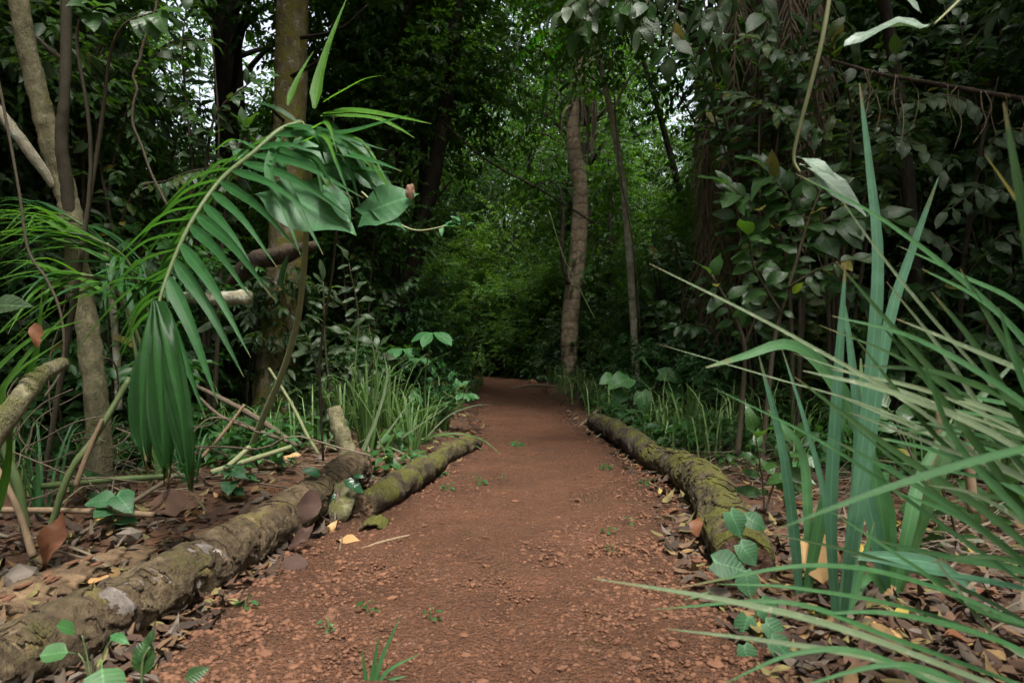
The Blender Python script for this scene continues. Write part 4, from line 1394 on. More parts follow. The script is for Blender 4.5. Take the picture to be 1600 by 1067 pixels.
# the broad fused tip of the frond
def fused(px, w0, label=None, mat='palm_dark'):
    n, m = 18, 15
    C = crom([W(x, y, d) for x, y, d in px], n)
    vs, uv = [], []
    for i in range(n):
        t = i / (n - 1)
        hw = w0 * .5 * min(1, (t / .45) ** .7 + .12) * (1 if t < .5 else max(.06, 1 - ((t - .5) / .5) ** 1.5 * .94))
        for j in range(m):
            q = -1 + 2 * j / (m - 1)
            z = (.005 + .006 * ((j * 7 + int(px[0][0])) % 5) / 4) * (1 if j % 2 else -1) * min(1, t * 3) - .05 * q * q * t + .012 * math.sin(t * 7 + j * .6)
            dy = z
            fray = .035 * math.sin(j * 2.3 + px[0][0]) * max(0, t - .8) * 5
            vs.append(C[i] + np.array([q * hw, dy + .04 * q * q, fray]))
            uv.append((q * .3, t))
    fs = [(i * m + j, i * m + j + 1, (i + 1) * m + j + 1, (i + 1) * m + j) for i in range(n - 1) for j in range(m - 1)]
    return link('leaf_blade', new_mesh('leaf_blade', np.array(vs), [fs], M[mat], True, {'luv': np.array(uv)}), fr, label=label)
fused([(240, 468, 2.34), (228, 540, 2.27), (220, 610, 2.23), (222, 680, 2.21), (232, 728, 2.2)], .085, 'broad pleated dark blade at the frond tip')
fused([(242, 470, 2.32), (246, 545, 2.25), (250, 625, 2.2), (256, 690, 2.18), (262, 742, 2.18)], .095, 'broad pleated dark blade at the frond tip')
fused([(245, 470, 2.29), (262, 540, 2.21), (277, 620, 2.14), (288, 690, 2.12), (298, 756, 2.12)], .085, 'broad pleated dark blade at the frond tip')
for k in range(12):
    x0, y0 = R(440, 520), R(185, 250)
    x1, y1 = x0 + R(40, 130), y0 + R(20, 150)
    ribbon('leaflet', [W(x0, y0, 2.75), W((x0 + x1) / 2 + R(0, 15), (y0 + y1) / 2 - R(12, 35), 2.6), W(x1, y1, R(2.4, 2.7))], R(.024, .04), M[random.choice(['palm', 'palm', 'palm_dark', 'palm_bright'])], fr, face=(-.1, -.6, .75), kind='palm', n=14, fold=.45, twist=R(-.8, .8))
# leaflets of the frond's upper part that stand up and to the right
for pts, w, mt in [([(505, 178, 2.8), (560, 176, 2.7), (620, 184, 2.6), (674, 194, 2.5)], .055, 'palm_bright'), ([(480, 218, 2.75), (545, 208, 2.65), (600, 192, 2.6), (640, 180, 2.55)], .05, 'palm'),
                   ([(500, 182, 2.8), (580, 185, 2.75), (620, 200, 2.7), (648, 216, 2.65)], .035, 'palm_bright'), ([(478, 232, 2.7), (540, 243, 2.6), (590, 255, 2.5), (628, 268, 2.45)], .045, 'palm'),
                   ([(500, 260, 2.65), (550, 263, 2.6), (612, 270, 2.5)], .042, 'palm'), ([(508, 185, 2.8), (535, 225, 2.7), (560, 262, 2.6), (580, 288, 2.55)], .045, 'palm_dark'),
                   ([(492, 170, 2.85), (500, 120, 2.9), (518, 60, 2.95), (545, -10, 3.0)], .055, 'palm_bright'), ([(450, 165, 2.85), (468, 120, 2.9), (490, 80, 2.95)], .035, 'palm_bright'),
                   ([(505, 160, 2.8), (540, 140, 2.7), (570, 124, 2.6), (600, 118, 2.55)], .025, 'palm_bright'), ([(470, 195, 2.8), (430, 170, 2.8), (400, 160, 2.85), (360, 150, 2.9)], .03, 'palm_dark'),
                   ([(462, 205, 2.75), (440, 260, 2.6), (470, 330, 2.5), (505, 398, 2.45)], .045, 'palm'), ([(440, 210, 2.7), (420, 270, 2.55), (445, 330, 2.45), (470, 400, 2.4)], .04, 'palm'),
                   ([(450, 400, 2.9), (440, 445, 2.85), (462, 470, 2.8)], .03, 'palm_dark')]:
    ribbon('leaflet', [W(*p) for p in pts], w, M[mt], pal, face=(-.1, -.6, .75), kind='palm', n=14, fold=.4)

# plant with very big blotched leaves climbing behind the frond
big = thing('climbing_plant', (-.95, 3.2, 0), 'climber with large lobed leaves, one with a withered brown corner', 'plant')
tube('stem', [W(505, 720, 3.2), W(500, 560, 3.1), W(520, 420, 2.95), (W(528, 300, 2.85)), W(520, 180, 2.8)], [.006, .006, .005, .005, .004], M['stem'], big, 30, 6)
BL = [leaf_mesh('leaf', 'heart', w_, M['big_leaf'], rows=16, cols=7, wav=wv_, droop=dr_, fold=.1, seed=k) for k, (w_, wv_, dr_) in enumerate([(.62, .05, .15), (.8, .04, .12), (.7, .07, .3)])]
def big_leaf(x0, y0, x1, y1, d0, d1, v, N=(-.1, -.85, .5), wide=1.0):
    a, b = W(x0, y0, d0), W(x1, y1, d1)
    return put_leaf(BL[v], a, b - a, N, (b - a).length, big, wide=wide)
big_leaf(428, 296, 556, 352, 2.66, 2.5, 0, (-.15, -.75, .65), 1.0)
l2 = big_leaf(566, 336, 652, 296, 2.6, 2.53, 1, (.1, -.9, .45), .95)
big_leaf(470, 214, 548, 262, 2.85, 2.75, 2, (0, -.9, .45))
big_leaf(520, 225, 584, 242, 2.85, 2.8, 1, (0, -.8, .6), .7)
big_leaf(388, 250, 360, 232, 2.95, 2.95, 1, (0, -.95, .3))
big_leaf(505, 290, 552, 330, 2.6, 2.5, 2, (.2, -.7, .7), .7)
big_leaf(560, 268, 615, 290, 2.7, 2.65, 0, (0, -.9, .4))
big_leaf(585, 330, 636, 352, 2.6, 2.5, 0, (0, -.5, .9), .7)
vs = []
for i in range(40):
    a = 6.2832 * i / 40
    q = .021 * (1 + .5 * float(vnoise(math.cos(a) * 1.6 + 9, math.sin(a) * 1.6, 61)) + .10 * float(vnoise(a * 5, 1, 62)))
    vs.append(np.array(W(641, 299, 2.535)) + np.array([math.cos(a) * q * .9, .003 * math.sin(5 * a), math.sin(a) * q * 1.35]))
vs.append(np.array(W(641, 299, 2.52)))
link('withered_corner', new_mesh('withered_corner', np.array(vs), [[(i, (i + 1) % 40, 40) for i in range(40)]], M['dead_brown'], True), l2, label='withered brown corner of the leaf')

# bright palm at the left edge
pb = thing('palm', (-2.4, 2.6, 0), 'bright green palm fanning in from the left edge', 'palm')
for k, (pts, tips) in enumerate([([W(260, 640, 3.2), W(235, 500, 3.1), W(200, 410, 3.0), W(150, 375, 2.9), W(90, 360, 2.85)], (-70, 30, 318, 440)), ([W(250, 660, 3.0), W(220, 540, 2.9), W(180, 450, 2.8), W(130, 430, 2.7), W(80, 440, 2.65)], (-60, 60, 410, 560)), ([W(230, 640, 3.3), W(180, 420, 3.3), W(110, 340, 3.3), (W(40, 335, 3.3))], (-90, 40, 320, 400))]):
    st = tube('frond', pts, [.010, .008, .006, .004], M['green_stem'], pb, 24, 6)
    C = crom(pts, 60)
    for m_ in range(22):
        q = m_ / 21
        b = C[int(24 + 35 * q)]
        tip = np.array(W(R(tips[0], tips[1]), tips[2] + (tips[3] - tips[2]) * ((m_ * 7) % 22) / 21 + R(-8, 8), b[1] + R(-.35, .1)))
        ribbon('leaflet', [b, (b + tip) / 2 + np.array([0, 0, R(.02, .07)]), tip], R(.022, .034), M['palm_bright' if (m_ + k) % 3 else 'palm'], st, face=(0, -.35, 1), kind='palm', n=10, fold=.35)
    for m_ in range(9):
        b = C[int(20 + 20 * m_ / 8)]
        tip = np.array(W(R(165, 245), R(390, 520), b[1] + R(-.2, .3)))
        ribbon('leaflet', [b, (b + tip) / 2 + np.array([0, 0, .05]), tip], R(.02, .03), M['palm'], st, face=(0, -.35, 1), kind='palm', n=10, fold=.35)
for pts, w in [([W(-60, 800, 2.2), W(-10, 640, 2.1), W(40, 560, 2.0), W(125, 470, 1.95)], .045), ([W(-60, 760, 2.2), W(10, 650, 2.1), W(55, 560, 2.05), W(66, 450, 2.0)], .04), ([W(-60, 820, 2.1), W(-10, 660, 2.05), W(20, 590, 2.0), W(100, 530, 1.9)], .05),
               ([W(-80, 700, 2.3), W(-20, 600, 2.2), W(50, 530, 2.1), W(130, 500, 2.05)], .045), ([W(-50, 900, 2.0), W(0, 780, 2.0), W(15, 700, 1.98), W(8, 610, 1.95)], .035)]:
    ribbon('leaflet', pts, w, M['palm_bright'], pb, face=(.3, -.7, .6), kind='palm', n=14, fold=.3)
put_leaf(LM['grey'][0], W(-30, 480, 2.0), (1, -.2, .1), (0, -.7, .7), .16, pb)
cl = put_leaf(leaf_mesh('dead_leaf', 'ovate', .5, M['dead_rust'], seed=3, wav=.12), W(54, 505, 1.98), (.3, -.2, -1), (.6, -.7, .3), .075, None, 'dead_leaf', label='rust-brown dead leaf caught on the bright palm at the left edge', cat='leaf')

# curved bare branch at the left edge and lodged broken branches
def one_tube(name, label, cat, pts, rad, mat, n=40, seg=14, rough=.15, freq=10, seed=0.0, group=None):
    return tube(name, pts, rad, M[mat], None, n, seg, rough, freq, True, seed, label, cat=cat, group=group)
one_tube('fallen_branch', 'thick curved mossy branch reaching in at the left edge', 'branch', [W(-60, 740, 1.9), W(5, 660, 1.95), W(38, 615, 2.0), W(62, 588, 2.1), W(98, 568, 2.3)], [.036, .033, .03, .028, .022], 'bark_twin', 50, 16, .18, 14)
one_tube('broken_branch', 'broken branch stub with a torn pale end by the mossy trunk', 'branch', [W(262, 462, 4.6), W(310, 466, 4.5), W(388, 465, 4.4)], [.03, .042, .048], 'bark_pale', 40, 16, .2, 12, 3)
one_tube('broken_branch', 'dark rotten branch lodged across the mossy trunk', 'branch', [W(355, 455, 4.9), W(395, 412, 4.7), W(440, 398, 4.6), W(492, 383, 4.5)], [.05, .07, .06, .03], 'bark_red', 40, 16, .25, 9, 4)
one_tube('fallen_branch', 'grey-white thin pole standing in the shade behind the palm', 'branch', [W(165, 380, 4.2), W(172, 440, 4.2), W(180, 520, 4.2), (W(186, 640, 4.2))], [.018, .02, .022, .022], 'bark_pale', 30, 10, .1, 12, 5)

# lianas
one_tube('liana', 'wavy bare liana hanging in front of the left foliage', 'liana', [W(248, -20, 4), W(240, 30, 4), W(225, 65, 4), W(218, 95, 4), W(208, 118, 4), W(214, 140, 4), W(208, 165, 4), W(208, 195, 4), W(222, 230, 4), W(236, 270, 4), W(262, 322, 4)], [.0085, .008, .0075, .007], 'twig', 80, 8, .1, 10, 6)
one_tube('liana', 'thin brown liana looping down past the forked tree', 'liana', [W(-15, 60, 2.5), W(12, 200, 2.5), W(30, 300, 2.5), W(44, 390, 2.5), W(72, 435, 2.5), W(92, 480, 2.5), W(100, 530, 2.5), W(95, 580, 2.5), W(70, 620, 2.45)], [.005, .005, .0045], 'stem', 70, 7, .1, 12, 7)
one_tube('liana', 'straight thin liana crossing the dark gap left of the path', 'liana', [W(690, 190, 8.5), W(760, 250, 8.3), W(850, 300, 8.2), W(930, 350, 8.1)], [.018, .015, .012], 'bark_dark', 30, 6, .1, 8, 8)
one_tube('liana', 'yellow-green liana curving below the big lobed leaf', 'liana', [W(565, 300, 4.5), W(610, 340, 4.4), W(650, 360, 4.3), (W(705, 352, 4.2))], [.007, .007, .005], 'straw', 30, 6, .1, 8, 9)
LV = thing('vine', W(705, 352, 4.2), 'small bright vine tip at the end of the yellow-green liana', 'vine')
for k in range(7):
    put_leaf(random.choice(LM['mint']), W(690 + k * 6, 355 - (k % 3) * 4, 4.2), (R(-1, 1), -.3, R(-.3, .6)), (0, -.6, .8), .07, LV)
one_tube('liana', 'thin green liana slanting below the tan tree', 'liana', [W(858, 330, 7), W(880, 400, 7), W(905, 450, 7), W(930, 500, 7)], [.006, .006, .005], 'green_stem', 30, 6, .1, 8, 10)
for k, (x0, y0, x1, y1, d) in enumerate([(1120, 20, 1135, 420, 6.0), (955, 120, 1000, 520, 7.6), (1230, 40, 1205, 360, 5.6), (330, 100, 345, 420, 5.2), (160, 120, 150, 420, 5.4), (842, 80, 838, 360, 10.5)]):
    one_tube('liana', 'thin dark hanging liana among the leaves', 'liana', [W(x0, y0 - 60, d), W(x0 + 12, (y0 * 2 + y1) / 3, d), W(x1 - 10, (y0 + 2 * y1) / 3, d), W(x1, y1, d)], [.008, .007, .006], 'stem', 40, 6, .2, 6, 11 + k, 'thin hanging lianas')

# ------------------------------------------------------------------ shrubs at the left
def shrub(name, label, cat, base, group=None):
    b = base if isinstance(base, Vector) else Vector(base)
    return thing(name, (b.x, b.y, gz(b.x, b.y)), label, cat, group)

s_ = shrub('shrub', 'shrub with small oval grey-green leaves right of the mossy trunk', 'shrub', (-1.5, 5.6, 0))
for pts in ([W(520, 720, 5.6), W(500, 600, 5.6), W(478, 520, 5.5)], [W(525, 720, 5.6), W(530, 600, 5.5), W(548, 520, 5.4)], [W(530, 720, 5.6), W(510, 560, 5.4), W(505, 440, 5.3)], [W(515, 720, 5.6), W(560, 620, 5.4), W(590, 545, 5.3)], [W(530, 700, 5.7), W(560, 520, 5.7), W(545, 410, 5.6)]):
    stem_leaves(s_, pts, [.012, .008, .004], LM['grey_lance'], .17, 17, droop=.7, start=.3)
s_ = shrub('shrub', 'bushy light-leaved shrub overhanging the left path edge', 'shrub', (-.9, 6.3, 0))
for k in range(7):
    x = 650 + k * 14
    stem_leaves(s_, [W(665 + k * 4, 680, 6.3), W(660 + k * 9, 620, 6.2), W(x, 575 + 14 * abs(k - 3), 6.0 + .1 * (k % 3))], [.009, .006, .003], LM['mint'], .095, 18, 'green_stem', droop=.4, start=.2)
s_ = shrub('sapling', 'seedling with a mint-green palmate leaf above the grass', 'sapling', (-.75, 6.1, 0))
tube('stem', [W(668, 690, 6.1), W(664, 600, 6.05), W(672, 535, 6.0)], [.011, .008, .006], M['green_stem'], s_, 16, 7)
pm = [leaf_mesh('leaflet', 'obovate', .5, M['mint'], seed=k, droop=.25, rows=8) for k in range(2)]
for cx, cy, LL, d in ((676, 520, .22, 6.0), (628, 545, .17, 6.05), (655, 560, .13, 6.2)):
    for k in range(6):
        a = -2.9 + k * 1.08
        put_leaf(pm[k % 2], W(cx, cy, d), (math.cos(a), -.25 + .4 * math.sin(a), -.18 + .12 * math.sin(a)), (0, -.5, .9), LL * R(.85, 1.1), s_, 'leaflet')
s_ = shrub('shrub', 'leafy branch with drooping green leaves high at the left', 'shrub', (-3.4, 5.2, 0))
for pts in ([W(150, 760, 5.2), W(170, 300, 5.0), W(240, 90, 4.8), W(330, 60, 4.6)], [W(150, 760, 5.2), W(190, 350, 4.9), W(270, 280, 4.7), W(340, 260, 4.6)], [W(160, 760, 5.2), W(130, 300, 5.0), W(160, 60, 4.7), W(210, 20, 4.6)], [W(155, 760, 5.2), W(180, 420, 5), W(150, 220, 4.9), (W(170, 130, 4.8))]):
    stem_leaves(s_, pts, [.022, .014, .009, .004], LM['shrub'] + LM['olive'][:2] + LM['lance'][:1], .14, 52, droop=.5, start=.15)
s_ = shrub('shrub', 'dark big-leaved shrub in front of the left canopy gap', 'shrub', (-2.3, 5.0, 0))
for pts in ([W(330, 740, 5.0), W(325, 400, 4.9), W(330, 200, 4.8), W(400, 120, 4.7)], [W(335, 740, 5.0), W(310, 420, 4.9), W(300, 250, 4.8), W(285, 90, 4.7), W(290, 20, 4.7)], [W(330, 740, 5), W(350, 350, 4.8), W(372, 250, 4.6), W(385, 200, 4.5)]):
    stem_leaves(s_, pts, [.02, .014, .009, .004], LM['grey'] + LM['shrub'], .16, 48, droop=.5, start=.15)
s_ = shrub('sapling', 'overhanging sprig of pale leaves at the top left corner', 'sapling', (-2.1, 3.1, 0))
for pts in ([W(60, 800, 3.1), W(140, 300, 3.0), W(120, 60, 2.9), W(150, 10, 2.8)], [W(60, 800, 3.1), W(150, 250, 3.0), W(180, 60, 2.9), W(250, 15, 2.8)]):
    stem_leaves(s_, pts, [.012, .009, .006, .003], LM['shrub_wide'], .13, 10, droop=.5, start=.82)
for k, (bx, lb) in enumerate([(230, 'leafy shrub with small pointed leaves between the forked tree and the frond'), (90, 'leafy shrub with hanging leaves behind the forked tree'), (325, 'dense shrub with dull green leaves left of the mossy trunk'), (560, 'dense dark shrub under the black leaning trunks'), (20, 'dense shrub at the far left behind the bright palm')]):
    dd_ = (5.8, 5.4, 7.4, 8.2, 5.0)[k]
    s_ = shrub('shrub', lb, 'shrub', W(bx, 700, dd_))
    for m_ in range(8):
        x1 = bx + R(-110, 110 if k != 2 else 30)
        y1 = (R(60, 420) if k != 3 else R(230, 480))
        stem_leaves(s_, [W(bx + R(-20, 20), 545 + .75 * FPX / dd_, dd_), W(bx + (x1 - bx) * .4, 545 + (y1 - 545) * .55, dd_ + R(-.2, .3)), W(x1, y1, dd_ + R(-.5, .3))], [.016, .01, .004], LM[('lance', 'shrub', 'grey_lance', 'lance', 'grey')[k]] + LM['shrub'], R(.13, .17), 30, droop=.5, start=.2)
s_ = shrub('shrub', 'tangle of leaves at knee height behind the forked tree', 'shrub', (-3.1, 4.4, 0))
for k in range(6):
    stem_leaves(s_, [W(60 + 40 * k, 760, 4.4), W(50 + 42 * k, 620, 4.3), W(30 + 46 * k, 500 + 30 * (k % 3), 4.2)], [.012, .008, .004], LM['shrub'], .15, 18, droop=.5, start=.15)

# ------------------------------------------------------------------ shrubs at the right
rp = shrub('broadleaf_plant', 'low plant with big round green leaves beside the dark log', 'plant', (1.25, 6.4, 0))
for x, y, L, ang in [(985, 592, .25, 2.9), (1003, 612, .22, -1.5), (1030, 585, .24, .4), (1015, 575, .20, 1.9), (1078, 588, .30, -.2), (1042, 605, .22, -.5), (960, 590, .18, 3.0), (1058, 575, .2, 1.0), (1095, 612, .2, -.7), (975, 612, .18, -2.4)]:
    d = R(6.1, 6.5)
    p = W(x, y, d)
    tube('leaf_stalk', [(1.25 + R(-.12, .12), 6.5, .0), ((1.25 + p.x) / 2, 6.45, p.z * .6), p], [.009, .006, .004], M['green_stem'], rp, 10, 6)
    put_leaf(random.choice(LM['heart']), p, (math.cos(ang) * .8, -.55, math.sin(ang) * .5 - .15), (R(-.2, .2), -.75, .75), L, rp)
s_ = shrub('shrub', 'thin-stemmed shrub with big drooping leaves above the mossy log', 'shrub', (1.45, 4.3, 0))
stem_leaves(s_, [W(1152, 715, 4.3), W(1160, 620, 4.3), W(1163, 540, 4.25), W(1140, 480, 4.2), W(1112, 430, 4.1)], [.018, .016, .014, .010, .006], LM['shrub_wide'], .17, 10, droop=.5, start=.55)
stem_leaves(s_, [W(1163, 540, 4.25), W(1185, 490, 4.2), W(1215, 440, 4.1)], [.01, .008, .004], LM['shrub_wide'], .17, 10, droop=.5, start=.3)
s_ = shrub('shrub', 'tall brown-stemmed shrub with dusty leaves in front of the palm', 'shrub', (1.6, 4.15, 0))
stem_leaves(s_, [W(1188, 740, 4.15), W(1200, 620, 4.1), W(1212, 520, 4.05), W(1238, 430, 4.0), W(1262, 350, 3.95), W(1285, 290, 3.9)], [.017, .015, .013, .011, .008, .005], LM['grey'] + LM['shrub'], .17, 26, droop=.5, start=.4)
stem_leaves(s_, [W(1230, 450, 4.0), W(1280, 420, 3.9), W(1330, 405, 3.8)], [.008, .006, .003], LM['grey'], .16, 11, droop=.5, start=.15)
stem_leaves(s_, [W(1222, 490, 4.0), W(1180, 420, 4.0), W(1170, 370, 3.9)], [.008, .006, .003], LM['shrub_wide'], .17, 10, droop=.5, start=.2)
put_leaf(LM['lime'][0], W(1238, 458, 3.9), (.3, -.5, .5), (0, -.8, .5), .09, s_, label='single lime-yellow leaf')
s_ = shrub('shrub', 'shrub with large glossy leaf clusters across the shaggy palm', 'shrub', (2.2, 5.0, 0))
for pts in ([W(1240, 760, 5.0), W(1235, 480, 4.8), W(1215, 360, 4.6), W(1140, 290, 4.4)], [W(1245, 760, 5.0), W(1250, 450, 4.8), W(1240, 330, 4.6), W(1200, 268, 4.5)], [W(1240, 760, 5.0), W(1260, 420, 4.8), W(1285, 350, 4.6), W(1380, 340, 4.4)]):
    stem_leaves(s_, pts, [.02, .014, .009, .004], LM['shrub_wide'] + LM['shrub'], .24, 20, droop=.4, start=.5)
s_ = shrub('shrub', 'tall grey-leaved shrub reaching across the top right', 'shrub', (2.6, 5.2, 0))
for pts in ([W(1300, 800, 5.2), W(1290, 400, 5.0), W(1250, 200, 4.8), W(1170, 150, 4.6)], [W(1300, 800, 5.2), W(1310, 400, 5.0), W(1300, 230, 4.8), W(1240, 180, 4.6)], [W(1300, 800, 5.2), W(1330, 420, 5.0), W(1370, 260, 4.8), W(1440, 190, 4.6)], [W(1300, 800, 5.2), W(1300, 350, 5.0), W(1260, 120, 4.8), W(1180, 60, 4.6)],
            [W(1300, 800, 5.2), W(1320, 350, 5.0), W(1330, 170, 4.8), W(1290, 60, 4.6)], [W(1300, 800, 5.2), W(1350, 400, 5.0), W(1400, 200, 4.8), W(1400, 90, 4.6)]):
    stem_leaves(s_, pts, [.022, .014, .009, .004], LM['grey'] + LM['shrub'] + LM['olive'], .17, 38, droop=.5, start=.4)
s_ = shrub('sapling', 'sapling with pinnate drooping grey-green leaves at the right', 'sapling', (3.3, 5.0, 0))
tube('stem', [W(1520, 800, 5.0), W(1500, 500, 4.9), W(1530, 250, 4.8), W(1560, 120, 4.7)], [.025, .02, .014, .006], M['stem'], s_, 24, 8)
for pts in ([W(1512, 320, 4.8), W(1450, 240, 4.5), W(1400, 215, 4.4)], [W(1525, 270, 4.8), W(1560, 210, 4.6), W(1620, 200, 4.5)], [W(1508, 370, 4.8), W(1540, 290, 4.6), W(1480, 330, 4.4)], [W(1545, 180, 4.7), W(1490, 150, 4.5), W(1430, 160, 4.4)], [W(1510, 400, 4.8), W(1430, 350, 4.5), W(1385, 330, 4.4)], [W(1505, 440, 4.8), W(1560, 370, 4.6), W(1620, 360, 4.5)], [W(1530, 240, 4.8), W(1600, 270, 4.6), W(1560, 300, 4.5)]):
    pinnate(s_, pts, [.008, .005, .003], LM['pinna'], .19, 7, 'stem', (-.2, -.6, .8), .4, .45, .15)
s_ = shrub('shrub', 'spreading shrub in the shade at the far right', 'shrub', (3.6, 5.6, 0))
for k in range(7):
    stem_leaves(s_, [W(1450 + 18 * k, 780, 5.6), W(1400 + 40 * k, 600, 5.4), W(1360 + 50 * k, 480 + 25 * (k % 3), 5.2)], [.016, .01, .004], LM['shrub'] + LM['grey_lance'] + LM['lance'], .19, 22, droop=.5, start=.15)
s_ = shrub('shrub', 'dark leafy bush filling the gap behind the round-leaved plant', 'shrub', (2.0, 7.4, 0))
for k in range(9):
    stem_leaves(s_, [W(1060 + 10 * k, 660, 7.4), W(1040 + 18 * k, 560, 7.2), W(1020 + 24 * k, 470 + 22 * (k % 3), 7.0)], [.016, .01, .004], LM['shrub'], .16, 17, droop=.5, start=.2)
s_ = shrub('tree', 'bough of dusty silver-grey leaves overhanging the path at the top', 'tree', (3.4, 5.6, 0))
s_.name = 'overhanging_tree'
tube('trunk', [W(1450, 760, 5.6), W(1420, 300, 5.6), W(1380, 0, 5.5), W(1320, -150, 5.3)], [.06, .05, .045, .04], M['bark_dark'], s_, 30, 12, .1, 6)
tube('limb', [W(1320, -150, 5.3), W(1200, -160, 5.0), W(1080, -110, 4.7), W(960, -60, 4.4)], [.04, .03, .022, .012], M['bark_dark'], s_, 30, 10, .1, 6)
for pts, n in (([W(960, -60, 4.4), W(920, -15, 4.3), W(880, 15, 4.2)], 9), ([W(980, -70, 4.45), W(930, 0, 4.4), W(905, 45, 4.35)], 8), ([W(1060, -110, 4.7), W(1020, -20, 4.5), W(1000, 40, 4.4)], 10), ([W(1080, -110, 4.7), W(1060, 0, 4.5), W(1045, 85, 4.4)], 12), ([W(1020, -90, 4.6), W(990, -20, 4.5), W(975, 10, 4.4)], 8),
               ([W(1200, -160, 5), W(1150, -30, 4.8), W(1110, 30, 4.7)], 12), ([W(1180, -150, 5), W(1190, -20, 4.8), W(1200, 60, 4.7)], 12), ([W(1280, -160, 5.2), W(1290, -20, 4.9), W(1330, 60, 4.8)], 12), ([W(1120, -130, 4.8), W(1100, 0, 4.6), W(1130, 90, 4.6)], 12)):
    stem_leaves(s_, pts, [.01, .007, .004], LM['grey'] + LM['shrub_wide'][:1] + LM['grey_lance'], .19, n + 3, 'stem', droop=.35, start=.25)

for k, (bx, dd_, y0, y1, lv, L_, lb) in enumerate([(1080, 7.2, 330, 540, 'lance', .15, 'slender shrub with narrow leaves left of the shaggy palm'), (1310, 6.2, -20, 380, 'grey', .18, 'tall broad-leaved shrub just right of the shaggy palm'), (1420, 6.0, 20, 460, 'olive', .18, 'tall shrub with narrow hanging leaves left of the stout trunk'), (1560, 5.8, 0, 440, 'shrub', .18, 'tall shrub with pointed leaves right of the stout trunk'),
                                          (1180, 5.6, -40, 110, 'shrub', .2, 'shrub whose top hides the head of the shaggy palm'), (1260, 5.5, 380, 560, 'olive', .17, 'waist-high dusty shrub at the foot of the shaggy palm'), (1400, 5.0, 400, 600, 'shrub_wide', .16, 'waist-high broad-leaved shrub behind the strap blades'), (1545, 4.8, 380, 600, 'lance', .17, 'waist-high narrow-leaved shrub at the right edge'), (1150, 6.0, 400, 600, 'shrub', .15, 'knee-high bush between the dark log and the shaggy palm')]):
    s_ = shrub('shrub', lb, 'shrub', W(bx, 700, dd_))
    for m_ in range(9):
        x1, yt = bx + R(-110, 110), R(y0, y1)
        stem_leaves(s_, [W(bx + R(-25, 25), 545 + .75 * FPX / dd_, dd_), W(bx + (x1 - bx) * .35, 545 + (yt - 545) * .55, dd_ + R(-.2, .3)), W(x1, yt, dd_ + R(-.5, .2))], [.016, .01, .004], LM[lv] + LM[lv] + LM['shrub'], L_ * R(.85, 1.15), 44, droop=.5, start=.35 if yt < 300 else .1)

# branch hung with dry twigs, top right
br = thing('dead_branch', W(1460, 130, 4.0), 'horizontal bare branch hung with dry stringy twigs at the top right', 'branch')
tube('branch', [W(1300, 95, 4.1), W(1380, 117, 4.05), W(1420, 124, 4.0), W(1500, 138, 3.9), W(1640, 162, 3.8)], [.009, .011, .012, .013, .014], M['bark_red'], br, 40, 9, .1, 9)
for k in range(17):
    x = 1335 + R(0, 280)
    y = 103 + (x - 1325) * .19
    L_ = R(30, 120)
    d = 4.05 - .0009 * (x - 1325)
    w_ = [R(-14, 14) for _ in range(4)]
    p_ = [W(x, y, d), W(x + w_[0], y + L_ * .3, d + R(-.1, .1)), W(x + w_[0] + w_[1] * .6, y + L_ * .6, d), W(x + w_[0] + w_[2], y + L_, d)]
    st = tube('twig', p_, [.0035, .0028, .002], M['twig'], br, 18, 5, .5, 30)
    if k % 2:
        tube('twig', [p_[1], p_[1] + Vector((R(-.06, .06), 0, -.04)), p_[1] + Vector((R(-.1, .1), 0, -.13))], [.0022, .002, .0012], M['twig'], st, 10, 4, .3, 30)
# near stem with two pale leaves
ns = thing('climbing_plant', W(1240, 250, 1.6), 'near pale stem with two blurred grey leaves at the upper right', 'plant')
tube('stem', [W(1300, -30, 1.5), W(1285, 60, 1.52), W(1265, 140, 1.55), W(1248, 205, 1.58), W(1240, 248, 1.6), W(1250, 270, 1.6)], [.005, .005, .0048, .004, .004, .003], M['straw'], ns, 40, 8)
for x0, y0, x1, y1, L in ((1244, 244, 1310, 268, .105), (1250, 255, 1362, 322, .20), (1300, 30, 1345, 45, .0)):
    if L:
        a = W(x0, y0, 1.58)
        b = W(x1, y1, 1.5)
        put_leaf(LM['pale'][0], a, b - a, (.1, -.75, .6), (b - a).length, ns)
pl = thing('climbing_plant', W(1400, 36, 1.4), 'blurred pale leaf sprig close to the camera at the top right', 'plant')
tube('stem', [W(1560, -60, 1.5), W(1500, 0, 1.45), W(1460, 38, 1.4)], [.004, .003, .002], M['straw'], pl, 12, 6)
put_leaf(LM['pale'][1], W(1460, 40, 1.4), (-1, -.1, .06), (0, -.55, .85), .18, pl)
put_leaf(LM['pale'][0], W(1440, 20, 1.45), (-.6, 0, .6), (0, -.7, .7), .10, pl)

